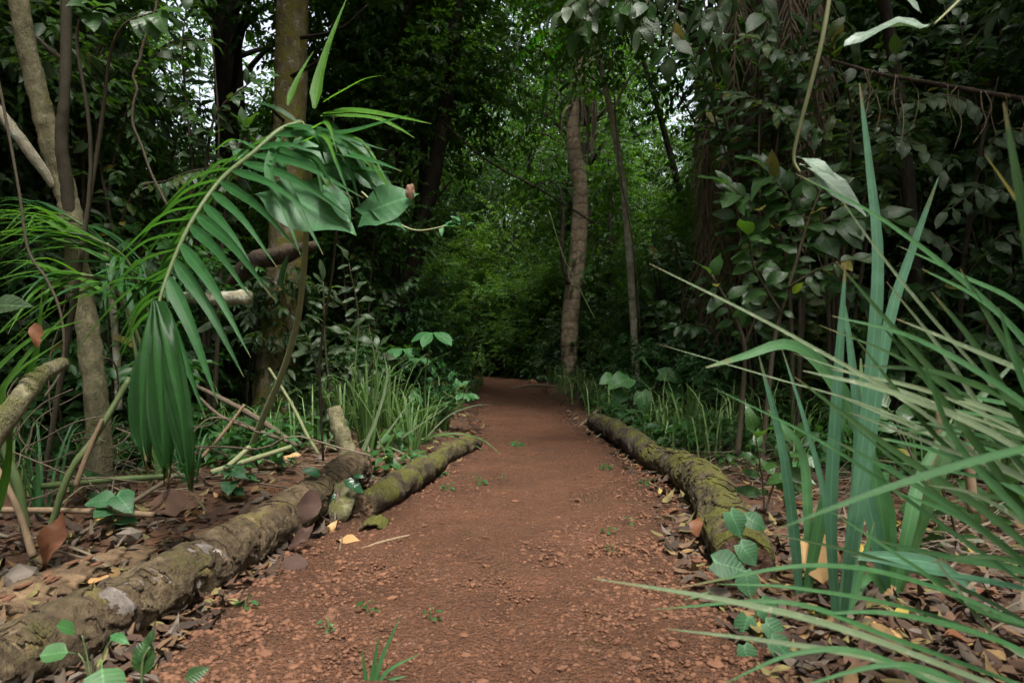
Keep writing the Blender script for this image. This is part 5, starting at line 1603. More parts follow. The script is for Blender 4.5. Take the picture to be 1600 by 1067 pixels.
# ------------------------------------------------------------------ strap-leaved plants at the right
sp_ = thing('strap_plant', (G(1312, 972).x, G(1312, 972).y, 0), 'upright clump of bluish green strap leaves in the right foreground', 'plant')
B_ = 1.87
for pts, w, mt in [([(1312, 978, B_), (1335, 800, 1.83), (1362, 560, 1.8), (1371, 400, 1.78), (1358, 260, 1.77), (1343, 130, 1.76)], .050, 'strap'), ([(1318, 978, B_), (1350, 760, 1.85), (1385, 520, 1.84), (1425, 390, 1.83), (1466, 278, 1.8)], .046, 'strap'),
                   ([(1306, 976, B_), (1298, 800, 1.8), (1308, 600, 1.76), (1321, 412, 1.74)], .050, 'strap'), ([(1250, 946, 1.98), (1242, 850, 1.95), (1222, 700, 1.92), (1186, 556, 1.9)], .046, 'strap'), ([(1256, 948, 1.98), (1278, 830, 2.0), (1300, 740, 2.02), (1326, 620, 2.05)], .055, 'strap_green'),
                   ([(1300, 930, 1.9), (1288, 780, 1.9), (1258, 660, 1.9), (1222, 545, 1.9)], .024, 'strap'), ([(1316, 978, 1.8), (1330, 860, 1.72), (1348, 760, 1.7), (1362, 700, 1.7)], .04, 'strap'), ([(1322, 976, B_), (1345, 890, 1.9), (1366, 815, 1.92)], .03, 'strap_green'),
                   ([(1262, 948, 2.0), (1262, 800, 2.05), (1250, 700, 2.1), (1200, 640, 2.15)], .045, 'strap_green'), ([(1310, 976, 1.9), (1340, 700, 1.95), (1330, 560, 1.95), (1316, 455, 1.95)], .04, 'strap')]:
    ribbon('blade', [W(*p) for p in pts], w * .66, M[mt], sp_, face=(-.15, -1, .25), n=20, fold=.22, root=.6)
sp2 = thing('strap_plant', (G(1388, 935).x, G(1388, 935).y, 0), 'darker green strap-leaved clump just behind the upright bluish clump', 'plant')
for pts, w, mt in [([(1385, 936, 2.05), (1380, 820, 2.0), (1362, 730, 2.0), (1330, 640, 2.0), (1275, 562, 2.0), (1225, 538, 1.98), (1165, 556, 1.95), (1103, 574, 1.9)], .046, 'strap_green'), ([(1392, 936, 2.05), (1386, 800, 2.05), (1350, 690, 2.05), (1345, 560, 2.1)], .045, 'strap_green'),
                   ([(1382, 936, 2.05), (1370, 850, 2.0), (1352, 760, 1.98), (1340, 690, 1.98)], .042, 'strap'), ([(1395, 936, 2.05), (1420, 820, 2.05), (1440, 740, 2.1), (1490, 650, 2.15)], .04, 'strap_green'), ([(1336, 868, 1.9), (1400, 872, 1.9), (1470, 885, 1.95), (1530, 930, 2.0)], .04, 'strap'),
                   ([(1390, 936, 2.05), (1360, 900, 1.98), (1330, 950, 1.9)], .025, 'strap_green'), ([(1400, 936, 2.1), (1460, 760, 2.1), (1500, 660, 2.15), (1590, 560, 2.2)], .04, 'strap_dark')]:
    ribbon('blade', [W(*p) for p in pts], w, M[mt], sp2, face=(-.2, -1, .35), n=22, fold=.22)
sp3 = thing('strap_plant', (1.15, 1.25, 0), 'sprawling clump of long leaning blades entering from the right edge', 'plant')
for pts, w, mt in [([(1760, 960, 1.25), (1500, 690, 1.2), (1250, 532, 1.18), (1015, 412, 1.2)], .020, 'strap_pale'), ([(1760, 900, 1.3), (1560, 690, 1.25), (1420, 540, 1.22), (1306, 408, 1.2)], .032, 'strap_dark'), ([(1740, 1000, 1.2), (1580, 770, 1.15), (1460, 610, 1.12), (1375, 505, 1.12)], .034, 'strap_dark'),
                   ([(1740, 860, 1.3), (1580, 640, 1.3), (1450, 490, 1.3), (1370, 390, 1.3), (1296, 286, 1.3)], .016, 'strap_pale'), ([(1760, 900, 1.2), (1620, 700, 1.15), (1530, 550, 1.12), (1455, 456, 1.1)], .036, 'strap_dark'), ([(1760, 760, 1.25), (1620, 560, 1.22), (1540, 475, 1.2), (1440, 420, 1.2)], .03, 'strap_green'),
                   ([(1760, 700, 1.3), (1620, 500, 1.3), (1500, 430, 1.3), (1405, 385, 1.3)], .026, 'strap_green'), ([(1740, 690, .75), (1600, 702, .72), (1400, 758, .7), (1210, 828, .7)], .020, 'strap_green'), ([(1760, 740, 1.2), (1500, 645, 1.2), (1380, 600, 1.2), (1240, 552, 1.2)], .016, 'strap_pale'),
                   ([(1720, 800, 1.4), (1400, 650, 1.4), (1200, 588, 1.4), (1030, 538, 1.4)], .010, 'strap_pale'), ([(1740, 1010, 1.2), (1500, 840, 1.2), (1300, 700, 1.2), (1115, 606, 1.2)], .018, 'strap_green'), ([(1760, 1060, 1.2), (1640, 920, 1.15), (1520, 820, 1.1), (1400, 768, 1.1)], .03, 'strap_green'),
                   ([(1760, 640, .85), (1640, 520, .82), (1600, 340, .8), (1568, 160, .8)], .034, 'strap_dark'), ([(1760, 560, .9), (1660, 420, .9), (1600, 330, .9), (1538, 240, .9)], .016, 'yellowing'), ([(1760, 980, 1.3), (1600, 790, 1.25), (1470, 690, 1.2), (1330, 520, 1.2)], .028, 'strap_dark'),
                   ([(1760, 1000, 1.1), (1640, 850, 1.05), (1500, 700, 1.02), (1440, 560, 1.0)], .03, 'strap_green'), ([(1760, 930, 1.3), (1600, 740, 1.3), (1480, 560, 1.3), (1385, 440, 1.3)], .024, 'strap_pale'), ([(1760, 1040, 1.15), (1620, 900, 1.1), (1450, 760, 1.08), (1300, 640, 1.05)], .02, 'strap_dark'),
                   ([(1760, 820, 1.2), (1640, 640, 1.2), (1560, 520, 1.2), (1500, 420, 1.2)], .034, 'strap_dark'), ([(1760, 880, 1.0), (1660, 700, 1.0), (1600, 600, 1.0), (1560, 480, 1.0)], .03, 'strap_green')]:
    ribbon('blade', [W(*p) for p in pts], w * .46, M[mt], sp3, face=(-.4, -.8, .6), n=20, fold=.3, kind='strap')
for k in range(26):
    x0, y0 = 1720 + R(-20, 60), R(620, 1040)
    ln = R(260, 520)
    sl = R(.35, 1.0)
    dz = R(1.0, 1.45)
    ribbon('blade', [W(x0, y0, dz), W(x0 - ln * .35, y0 - ln * .35 * sl - 20, dz), W(x0 - ln * .7, y0 - ln * .7 * sl, dz), W(x0 - ln, y0 - ln * sl + R(0, 60), dz)], R(.007, .016), M[random.choice(['strap_pale', 'strap_dark', 'strap_dark', 'strap_green'])], sp3, face=(-.4, -.8, .6), n=16, fold=.3)
sp4 = thing('strap_plant', (1.0, 1.0, 0), 'low arching worn blades sweeping over the path at the bottom right', 'plant')
for pts, w, mt in [([(1700, 1130, 1.0), (1350, 995, .98), (1150, 942, .97), (925, 903, .96)], .018, 'strap_pale'), ([(1700, 1020, 1.1), (1450, 915, 1.08), (1270, 884, 1.06), (1060, 918, 1.05)], .016, 'strap_green'), ([(1700, 1110, 1.05), (1400, 1000, 1.0), (1230, 942, 1.0), (1020, 952, 1.0)], .015, 'strap_green'),
                   ([(1680, 940, 1.2), (1560, 912, 1.2), (1440, 892, 1.2), (1330, 868, 1.2)], .02, 'strap'), ([(1660, 1140, .95), (1400, 1040, .93), (1220, 1005, .92), (1040, 982, .92)], .014, 'strap_pale'), ([(1600, 1150, .9), (1380, 1030, .9), (1250, 1020, .9), (1130, 1068, .9)], .012, 'strap_green'),
                   ([(1700, 1000, 1.1), (1540, 960, 1.1), (1420, 880, 1.1), (1300, 800, 1.1)], .02, 'strap_green'), ([(1700, 1080, 1.1), (1560, 1000, 1.1), (1480, 900, 1.1), (1460, 870, 1.1)], .016, 'strap_pale'), ([(1700, 1060, 1.15), (1450, 960, 1.12), (1250, 920, 1.1), (1120, 912, 1.1)], .013, 'strap_green'),
                   ([(1620, 1140, .9), (1480, 1060, .88), (1380, 1040, .88), (1240, 1075, .88)], .014, 'strap_green'), ([(1720, 1100, 1.0), (1580, 1010, 1.0), (1400, 960, 1.0), (1260, 960, 1.0)], .016, 'strap_green')]:
    ribbon('blade', [W(*p) for p in pts], w * .8, M[mt], sp4, face=(-.1, -.5, 1), n=20, fold=.3, kind='strap', root=.8)
s_ = shrub('sapling', 'cut brown sapling stems among the strap leaves at the right', 'sapling', (1.3, 2.3, 0))
tube('stem', [W(1405, 910, 2.25), W(1430, 850, 2.25), W(1445, 780, 2.25), W(1462, 700, 2.25), W(1468, 640, 2.25)], [.014, .013, .013, .012, .011], M['stick'], s_, 30, 10, .15, 16)
tube('stem', [W(1408, 910, 2.25), W(1400, 880, 2.2), W(1396, 850, 2.2)], [.011, .009, .007], M['stick'], s_, 10, 8, .15, 16)
tube('stem', [W(1520, 800, 2.4), W(1516, 740, 2.4), W(1512, 660, 2.4)], [.017, .016, .015], M['stick'], s_, 16, 10, .12, 16)
# ------------------------------------------------------------------ grass clumps
def grass(base, n, h, w, spread, mat, label, tips=None, group=None, name='grass_clump', d0=None):
    b = Vector(base)
    g = thing(name, (b.x, b.y, gz(b.x, b.y)), label, 'grass', group)
    z = gz(b.x, b.y)
    for k in range(n):
        a = R(0, 6.283)
        hh = h * R(.5, 1.15)
        o = np.array([math.cos(a), math.sin(a), 0])
        s = np.array([b.x, b.y, z - .02]) + o * R(0, .07)
        lean = spread * R(.15, 1.1) * hh
        bend = R(.0, .55)
        pts = [s, s + o * lean * .25 + (0, 0, hh * .45), s + o * lean * .65 + (0, 0, hh * (.85 - .1 * bend)), s + o * lean * 1.15 + (0, 0, hh * (1 - .5 * bend))]
        ribbon('blade', pts, w * R(.7, 1.3), M[mat], g, face=(-o[0] * .6, -o[1] * .6 - .3, .8), kind='grass', n=9, fold=.35)
    for pts, ww in tips or ():
        ribbon('blade', [W(*p) for p in pts], ww, M[mat if RG.random() < .6 else 'strap_pale'], g, face=(0, -.9, .6), kind='grass', n=12, fold=.3)
    return g


grass(W(575, 700, 4.9), 40, .74, .024, .42, 'grass', 'big clump of long straight grass blades behind the thin mossy log', [
    ([(572, 705, 4.9), (585, 640, 4.9), (590, 590, 4.9), (576, 505, 4.9)], .026), ([(580, 705, 4.8), (592, 640, 4.8), (603, 595, 4.75), (668, 552, 4.7)], .02), ([(565, 705, 4.9), (553, 630, 4.9), (556, 560, 4.9), (560, 510, 4.9)], .02),
    ([(600, 700, 4.8), (640, 650, 4.7), (690, 632, 4.6), (706, 626, 4.6)], .022), ([(605, 700, 4.7), (650, 668, 4.6), (700, 634, 4.5)], .024), ([(600, 705, 4.6), (625, 660, 4.6), (648, 606, 4.6)], .018), ([(590, 700, 4.7), (610, 670, 4.7), (645, 622, 4.7)], .026),
    ([(560, 720, 4.4), (590, 650, 4.4), (605, 590, 4.4), (600, 552, 4.4)], .03), ([(600, 705, 4.6), (575, 640, 4.6), (520, 565, 4.6)], .012)])
grass(W(665, 690, 5.5), 28, .5, .02, .8, 'grass', 'spraying grass clump leaning over the left path edge', [
    ([(640, 700, 5.2), (690, 678, 5.1), (750, 685, 5.0), (802, 728, 4.6)], .022), ([(660, 690, 5.4), (700, 650, 5.4), (740, 634, 5.3), (768, 632, 5.2)], .016), ([(640, 690, 5.4), (690, 680, 5.2), (730, 690, 5.0), (770, 712, 4.8)], .018), ([(590, 690, 4.8), (640, 715, 4.4), (690, 770, 3.9)], .014)])
grass(W(1075, 700, 5.4), 30, .55, .018, .5, 'grass', 'grass clump with upright blades behind the dark log')
grass(W(1015, 660, 6.6), 18, .40, .014, .6, 'straw', 'bleached straw grass tuft behind the dark log')
grass(W(1120, 690, 5.0), 20, .5, .016, .6, 'grass', 'grass clump by the foot of the thin-stemmed shrub')
for k, (px, d, n, h, lb) in enumerate([(535, 5.2, 26, .6, 'straight grass clump just right of the branch stub'), (610, 5.6, 30, .7, 'tall grass clump right of the big clump'), (640, 5.0, 22, .5, 'arching grass clump over the thin mossy log'), (500, 5.6, 22, .6, 'shaded grass clump right of the mossy trunk'), (690, 6.3, 24, .5, 'grass clump at the far end of the thin mossy log')]):
    grass(W(px, 600, d), n, h, .024, .5, 'grass', lb)
for k, (px, d, n, h) in enumerate([(712, 8.0, 20, .4), (690, 7.2, 20, .45), (730, 9.5, 18, .4), (742, 11.5, 18, .4), (752, 13.5, 18, .45)]):
    grass(W(px, 600, d), n, h, .016, .6, 'grass', 'grass tuft on the left path edge before the bend', group='grass tufts on the far left path edge')
for k, (px, d, n, h) in enumerate([(920, 8.6, 20, .42), (912, 10.0, 20, .4), (905, 11.4, 18, .45), (880, 13.0, 20, .45), (862, 14.0, 20, .45), (940, 7.8, 20, .42), (845, 15.5, 18, .4)]):
    grass(W(px, 600, d), n, h, .016, .6, 'grass', 'grass tuft on the right path edge near the tan tree', group='grass tufts on the far right path edge')
for k, (px, d, n, h, m) in enumerate([(295, 3.55, 22, .34, 'strap_green'), (250, 3.7, 18, .4, 'grass'), (70, 2.9, 14, .5, 'strap_green'), (150, 3.9, 20, .4, 'grass'), (390, 4.6, 18, .35, 'grass'), (20, 3.4, 16, .5, 'grass')]):
    grass(W(px, 600, d), n, h, .018, .55, m, ['green tuft sticking out under the palm frond tip', 'thin grass behind the green tuft under the frond', 'coarse bright tuft at the left edge behind the log', 'grass in the shade by the forked tree', 'sparse grass at the foot of the mossy trunk', 'shaded grass at the far left edge'][k])
for k, (px, d, n, h) in enumerate([(1450, 3.4, 16, .45), (1560, 3.2, 16, .5), (1240, 3.6, 14, .35), (1340, 4.2, 16, .4), (1180, 4.6, 16, .35)]):
    grass(W(px, 600, d), n, h, .016, .6, 'grass', ['grass tuft behind the sprawling blades', 'grass tuft at the right edge behind the blades', 'small grass tuft right of the mossy log', 'grass tuft in the dry litter at the right', 'grass tuft by the tall brown-stemmed shrub'][k])
grass(G(578, 1062), 0, .2, .01, .5, 'strap_green', 'small bright grass tuft at the bottom edge of the path', [
    ([(575, 1080, 1.5), (570, 1050, 1.5), (566, 1012, 1.5)], .014), ([(578, 1080, 1.5), (586, 1030, 1.5), (592, 992, 1.5)], .014), ([(580, 1078, 1.5), (600, 1020, 1.5), (626, 962, 1.5)], .015), ([(582, 1078, 1.5), (610, 1045, 1.5), (655, 1021, 1.5)], .013), ([(582, 1080, 1.5), (610, 1062, 1.5), (636, 1056, 1.5)], .013)])
for tip in bpy.data.objects:
    pass

# ------------------------------------------------------------------ weeds, creepers, seedlings
def weed(px, py, n, L, label, key='herb', h=.05, group=None, name='weed', spread=1.0, d=None):
    b = G(px, py) if d is None else Vector((W(px, 600, d).x, d, 0))
    z = gz(b.x, b.y) + .005
    g = thing(name, (b.x, b.y, z), label, 'plant', group)
    for k in range(n):
        a = k * 2.4 + R(-.4, .4)
        o = np.array([math.cos(a), math.sin(a), 0])
        t = (k + .5) / n
        p = np.array([b.x, b.y, z]) + o * .012 + np.array([0, 0, h * (.25 + .75 * t)])
        put_leaf(random.choice(LM[key]), p, o * spread + np.array([0, 0, .15 - .5 * RG.random()]), np.array([0, -.25, 1]) + RG.normal(0, .2, 3), L * R(.7, 1.15), g)
    tube('stem', [(b.x, b.y, z - .01), (b.x + R(-.01, .01), b.y, z + h * .6), (b.x, b.y, z + h)], [.003, .0025, .002], M['green_stem'], g, 6, 5)
    return g


for px, py, n, L, lb in [(385, 962, 7, .028, 'tiny seedling on the path beside the long log'), (510, 998, 8, .018, 'tiny moss-like weed low on the left of the path'), (578, 968, 5, .03, 'single small weed left of the path centre'),
                         (676, 980, 7, .022, 'tiny weed near the bottom centre of the path'), (700, 768, 9, .045, 'weed sprouting beside the thin mossy log'), (752, 758, 7, .04, 'weed standing on the path near the thin mossy log'),
                         (690, 745, 8, .05, 'weed at the middle of the thin mossy log'), (948, 735, 8, .05, 'weed on the path left of the mossy right log'), (986, 825, 5, .028, 'tiny two-leaved seedling on the right of the path'),
                         (952, 840, 6, .026, 'tiny seedling in the right half of the path'), (958, 872, 5, .02, 'very small sprout low on the right of the path'), (806, 700, 8, .07, 'flattened weed in the middle of the path'), (785, 752, 4, .03, 'small sprout on the path below the flattened weed'), (1010, 760, 6, .05, 'weed by the foot of the mossy right log')]:
    weed(px, py, n, L, lb, h=.045)
for px, py, n, L, lb, key in [(600, 742, 14, .10, 'leafy weed behind the junction of the left logs', 'herb'), (640, 738, 12, .09, 'dark weed with pointed leaves over the thin mossy log', 'shrub'), (655, 748, 12, .08, 'green weed growing through the gap in the thin mossy log', 'mint'), (560, 752, 9, .10, 'broad-leaved weed at the branch stub', 'shrub'),
                              (362, 790, 7, .09, 'round-leaved weed behind the long log', 'creeper'), (180, 850, 6, .10, 'green herb between the long log and the tuft', 'creeper'), (130, 800, 6, .10, 'leafy herb at the left behind the rotten wood', 'herb')]:
    weed(px, py, n, L, lb, key, h=.16)
g = thing('seedling', (G(150, 1150).x, 1.32, .0), 'seedling with round bright leaves in front of the long log', 'plant')
for x, y, L, ang, k, d in [(150, 1042, .085, -1.2, 'round', 1.36), (118, 1032, .05, 2.8, 'round', 1.38), (172, 1008, .05, .5, 'mint', 1.42), (124, 1004, .045, 1.8, 'round', 1.42)]:
    put_leaf(random.choice(LM[k]), W(x + (8 if L > .06 else 0), y - 14, d), (math.cos(ang), -.5, math.sin(ang) * .5), (.1, -.5, .85), L, g)
    tube('leaf_stalk', [(W(148, 1100, 1.4).x, 1.4, .02), W((x + 148) / 2, (y + 1085) / 2 - 20, d), W(x + 4, y - 12, d)], [.0025, .002, .0015], M['green_stem'], g, 8, 5)
tube('stem', [(W(150, 1100, 1.4).x, 1.4, .0), W(146, 1050, 1.4), W(143, 1022, 1.4)], [.003, .003, .002], M['stem'], g, 8, 5)
g = thing('seedling', (W(215, 1090, 1.35).x, 1.35, .0), 'seedling with upright dark leaves at the bottom edge by the log', 'plant')
for x, y, L, ang in [(222, 1062, .08, 1.5), (212, 1040, .05, 1.1), (234, 1008, .03, 1.4), (285, 1062, .05, .2)]:
    put_leaf(random.choice(LM['shrub_wide']), W(x, y, 1.36), (math.cos(ang) * .5, .1, math.sin(ang)), (0, -.9, .4), L, g)
tube('stem', [(W(222, 1100, 1.36).x, 1.36, .0), W(222, 1040, 1.36), W(234, 1010, 1.36)], [.003, .003, .002], M['green_stem'], g, 8, 5)
g = thing('creeper', (.72, 2.05, .05), 'creeper with dark heart-shaped leaves over the end of the mossy right log', 'plant')
for x, y, d, L, a in [(1140, 812, 2.05, .085, -1.2), (1166, 822, 2.05, .07, -.3), (1156, 862, 2.02, .08, -1.0), (1115, 890, 2.0, .10, -.2), (1164, 905, 1.95, .075, -1.5), (1188, 950, 1.8, .07, -1.1), (1168, 975, 1.78, .07, -1.9), (1196, 985, 1.7, .06, -.8), (1162, 1020, 1.65, .055, -1.4), (1205, 1010, 1.6, .06, -.9)]:
    put_leaf(random.choice(LM['creeper']), W(x, y - 12, d), (math.cos(a), -.35, math.sin(a) * .7), (R(-.2, .2), -.85, .6), L, g)
tube('stem', [W(1140, 815, 2.08), W(1158, 870, 2.05), W(1168, 920, 1.95), W(1190, 970, 1.8), W(1195, 1040, 1.62)], [.002, .002, .002], M['green_stem'], g, 30, 5)
g = thing('sprig', W(515, 770, 3.05), 'sprig of three glossy dark leaves on the long log', 'plant')
for x, y, a, L in [(497, 742, 2.6, .085), (530, 750, -.3, .10), (516, 768, -1.4, .095), (545, 745, .4, .05)]:
    put_leaf(random.choice(LM['glossy']), W(x + 6, y, 2.98), (math.cos(a), -.4, math.sin(a) * .8), (.1, -.7, .7), L, g)
tube('stem', [W(512, 800, 3.0), W(514, 770, 2.98), W(516, 745, 2.98)], [.003, .002, .002], M['stem'], g, 8, 5)
g = thing('low_plant', (1.05, 2.9, 0), 'low plant with lance leaves standing right of the mossy log', 'plant')
for pts in ([W(1195, 800, 2.9), W(1190, 740, 2.9), W(1180, 680, 2.85)], [W(1195, 800, 2.9), W(1215, 740, 2.9), W(1240, 690, 2.85)]):
    stem_leaves(g, pts, [.005, .004, .003], LM['shrub'], .13, 7, 'stem', droop=.3, start=.15)
g = thing('low_plant', (2.0, 2.6, 0), 'broad dark leaves half hidden by the sprawling blades', 'plant')
for pts in ([W(1500, 900, 2.6), W(1490, 820, 2.55), W(1470, 760, 2.5)], [W(1510, 900, 2.6), W(1540, 820, 2.55), W(1570, 760, 2.5)], [W(1500, 900, 2.6), W(1420, 700, 2.9), W(1390, 640, 3.0)]):
    stem_leaves(g, pts, [.006, .005, .003], LM['shrub'], .15, 8, 'stem', droop=.4, start=.2)
# low herbs in the undergrowth along both sides
for k in range(46):
    sd = -1 if k % 2 else 1
    y = R(3.6, 8.5)
    l, r = (float(v) for v in edges(y))
    x = l - R(.35, 1.6) if sd < 0 else r + R(.35, 1.6)
    if sd < 0 and y < 4.6 and x > -1.15:
        x -= .5
    px = 800 + x / y * FPX
    weed(px, 600, int(R(7, 13)), R(.07, .13), 'knee-high herb in the undergrowth ' + ('left' if sd < 0 else 'right') + ' of the path', random.choice(['herb', 'shrub', 'mint', 'herb']), R(.12, .32), 'herbs of the undergrowth ' + ('left' if sd < 0 else 'right') + ' of the path', 'herb', d=y)

# ------------------------------------------------------------------ ground cover and leaf litter
def off_path(n, y0, y1, out, power=1.0, both=True, near=.0):
    y = 1 / RG.uniform(1 / y1, 1 / y0, n)
    l, r = edges(y)
    q = near + out * RG.random(n) ** power
    sd = RG.random(n) < .5
    return np.where(sd, l - q, r + q), y


x, y = off_path(16000, 4.0, 19, 4.5, 1.3, near=.3)
keep = (vnoise(x * 1.4, y * 1.4, 71) > -.22) & ~((x < 0) & (y < 6.4) & (x > -1.55))
x, y = x[keep], y[keep]
n = len(x)
z = ground_z(x, y) + RG.uniform(.02, .34, n) * (.4 + RG.random(n) * .6)
a = RG.uniform(0, 6.283, n)
V, F, rn = leaf_cloud(np.stack([x, y, z], 1), np.stack([np.cos(a), np.sin(a), RG.uniform(-.5, .4, n)], 1), np.stack([RG.normal(0, .3, n), RG.normal(-.2, .3, n), np.ones(n)], 1), RG.uniform(.05, .15, n), .5, True)
link('ground_cover', new_mesh('ground_cover', V, [F], M['herb'], False, {'rnd': rn}), kind='stuff')
bl = []
x, y = off_path(3200, 4.4, 17, 2.6, 1.4, near=.12)
keep = (vnoise(x * 1.6, y * 1.6, 73) > .14)
for px_, py_ in zip(x[keep], y[keep]):
    h = R(.2, .62)
    a = R(0, 6.283)
    o = np.array([math.cos(a), math.sin(a), 0]) * h * R(.2, .9)
    s0 = np.array([px_, py_, gz(px_, py_)])
    bl.append(ribbon_arrays([s0, s0 + o * .3 + (0, 0, h * .7), s0 + o + (0, 0, h * R(.6, 1.0))], R(.008, .02), n=5, kind='grass', fold=.3, face=(-o[0], -o[1] - .1, .6)))
o_, Vs, Fs = 0, [], []
for v, f, _u in bl:
    Vs.append(v)
    Fs.append(f + o_)
    o_ += len(v)
link('grass', new_mesh('grass', np.concatenate(Vs), [np.concatenate(Fs)], M['grass'], True, {'rnd': np.repeat(RG.random(len(bl)), 15)}), kind='stuff')

x, y = off_path(17000, 1.0, 14, 3.4, 1.35, near=-.10)
n = len(x)
z = ground_z(x, y) + .012 + .03 * RG.random(n) ** 2
a = RG.uniform(0, 6.283, n)
V, F, rn = leaf_cloud(np.stack([x, y, z], 1), np.stack([np.cos(a), np.sin(a), RG.normal(.05, .16, n)], 1), np.stack([RG.normal(0, .32, n), RG.normal(0, .32, n), np.ones(n)], 1), RG.uniform(.025, .085, n), .45, True, RG.uniform(-2.5, 3.0, n))
link('leaf_litter', new_mesh('leaf_litter', V, [F], M['litter'], False, {'rnd': rn}), kind='stuff')
# dry strips of old fronds and thin twigs
bl = []
for k in range(900):
    if k < 420:
        y_ = R(2.2, 5.2)
        l, r = (float(v) for v in edges(y_))
        x_ = r + R(.5, 2.6)
    else:
        y_ = R(1.6, 7.0)
        l, r = (float(v) for v in edges(y_))
        x_ = l - R(.3, 2.4) if k % 2 else r + R(.15, 1.5)
    a, L_ = R(-.5, .5) + (math.pi if k % 2 else 0) + (R(-1.2, 1.2) if k > 420 else 0), R(.08, .38)
    dz = R(0, .10)
    p = np.array([x_, y_, gz(x_, y_) + .01 + dz])
    d = np.array([math.cos(a), math.sin(a), 0]) * L_
    bl.append(ribbon_arrays([p, p + d * .5 + (0, 0, R(-.01, .05)), p + d + (0, 0, R(-.05, .05) - dz * .3)], R(.004, .016), n=5, kind='grass', fold=.4, face=(0, -.2, 1)))
o_, Vs, Fs = 0, [], []
for v, f, _u in bl:
    Vs.append(v)
    Fs.append(f + o_)
    o_ += len(v)
link('dry_litter', new_mesh('dry_litter', np.concatenate(Vs), [np.concatenate(Fs)], M['twig'], True, {'rnd': np.repeat(RG.random(len(bl)), 15)}), kind='stuff')
# tangle of curled dry shoots under the bright palm
bl = []
for k in range(45):
    p = np.array(W(R(10, 330), R(640, 760), R(2.7, 3.9)))
    pts = [p]
    d = RG.normal(0, 1, 3) * .06
    for j in range(5):
        d = d + RG.normal(0, .035, 3)
        pts.append(pts[-1] + d)
    bl.append(tube_arrays([q if q[2] > .01 else np.array([q[0], q[1], .01]) for q in pts], R(.002, .0042), 12, 4, 0, cap=False))
V, F, T = join(bl)
link('dry_twigs', new_mesh('dry_twigs', V, [F], M['twig'], True, {'rnd': np.repeat(RG.random(45), 48)}), kind='stuff')

DL = {k: [leaf_mesh('dead_leaf', kd, w, M[k], seed=i, wav=.07 + .05 * i, droop=.1 + .2 * i, fold=.25) for i, (kd, w) in enumerate((('elliptic', .42), ('ovate', .5), ('lance', .34)))] for k in ('dead_brown', 'dead_dark', 'dead_tan', 'dead_rust', 'dead_yellow', 'dead_olive')}


def dead(px, py, L, key, ang, label=None, up=.0, N=None, lift=.008, group=None, d=None, v=None, P=None):
    b = (G(px, py) if d is None else W(px, py, d)) if P is None else Vector(P)
    if d is None:
        b.z = gz(b.x, b.y) + lift
    D = np.array([math.cos(ang), math.sin(ang), up])
    me = DL[key][v if v is not None else int(RG.integers(0, 3))]
    return put_leaf(me, np.array(b) - D * L * .5 * (1 if d is None else 0), D, N or (R(-.3, .3), R(-.4, .1), 1), L, None, 'dead_leaf', label=label, cat='leaf', group=group)


dead(547, 853, .125, 'dead_tan', -.25, 'flat tan fallen leaf on the path below the wood chunk', v=0, N=(0, -.35, 1), lift=.02)
dead(521, 815, .13, 'dead_tan', -1.5, 'upright curled tan leaf beside the flat tan leaf', up=-.9, N=(.8, -.6, .2), d=2.75, v=2)
dead(462, 862, .16, 'dead_dark', -1.3, 'big dark wrinkled leaf curled on the path against the long log', up=-.75, N=(.1, -.7, .7), d=2.3, v=1, lift=.06)
dead(497, 765, .17, 'dead_dark', -1.9, 'dark purple-brown curled leaf hanging over the long log', up=-.9, N=(.5, -.8, .3), d=2.66, v=1)
dead(490, 820, .13, 'dead_dark', -2.2, 'grey-brown curled leaf at the foot of the long log', up=-.5, N=(.4, -.6, .6), d=2.5, v=2)
dead(502, 838, .09, 'dead_rust', .9, 'rust-orange leaf scrap under the dark curled leaves', up=.3)
dead(272, 818, .24, 'dead_brown', .25, 'broad brown dead leaf behind the long log', up=.12, N=(.1, -.75, .65), v=1, lift=.06)
dead(100, 800, .20, 'dead_rust', -1.9, 'long orange-brown leaf hanging upright behind the rotten wood', up=-1.6, N=(.3, -.9, .2), d=2.2, v=2)
dead(300, 955, .12, 'dead_tan', .7, 'yellow-tan leaf tucked under the long log', v=2)
dead(275, 990, .12, 'dead_dark', .3, 'black rotten leaf under the pale peeled bark', v=1)
dead(497, 948, .075, 'dead_olive', -1.1, 'olive fallen leaf on the path below the dark curled leaf', v=0)
dead(552, 926, .05, 'dead_yellow', 1.2, 'small yellow leaf on the left of the path', v=0)
dead(668, 812, .09, 'dead_olive', .05, 'narrow olive leaf on the path below the thin mossy log', v=2)
dead(620, 822, .09, 'dead_olive', -.2, 'mossy olive leaf beside the curled bark piece', v=2)
dead(1089, 838, .10, 'dead_rust', 1.4, 'rust-red leaf standing beside the mossy right log', up=1.4, N=(-.5, -.85, .2), d=2.5, v=1)
dead(1015, 888, .09, 'dead_tan', .5, 'orange-tan leaf on the right of the path', v=2)
dead(1024, 898, .07, 'dead_olive', .3, 'green-olive leaf next to the orange-tan leaf', v=1)
dead(1040, 800, .075, 'dead_yellow', -.5, 'yellow leaf at the path edge near the mossy right log', v=0)
dead(1055, 830, .13, 'dead_brown', .4, 'dark brown leaf at the foot of the mossy right log', v=1)
dead(840, 727, .06, 'dead_yellow', .4, 'pale yellow leaf in the middle of the path', v=0)
dead(1022, 660, .13, 'dead_yellow', .1, 'pale yellow leaf resting behind the dark log', v=0)
dead(1285, 910, .22, 'dead_tan', 1.3, 'large tan leaf propped behind the bluish strap clump', up=1.2, N=(-.3, -.9, .3), d=1.95, v=1)
dead(340, 1022, .10, 'dead_rust', .5, 'flat reddish leaf pressed into the path at the lower left', v=1, N=(0, -.1, 1))
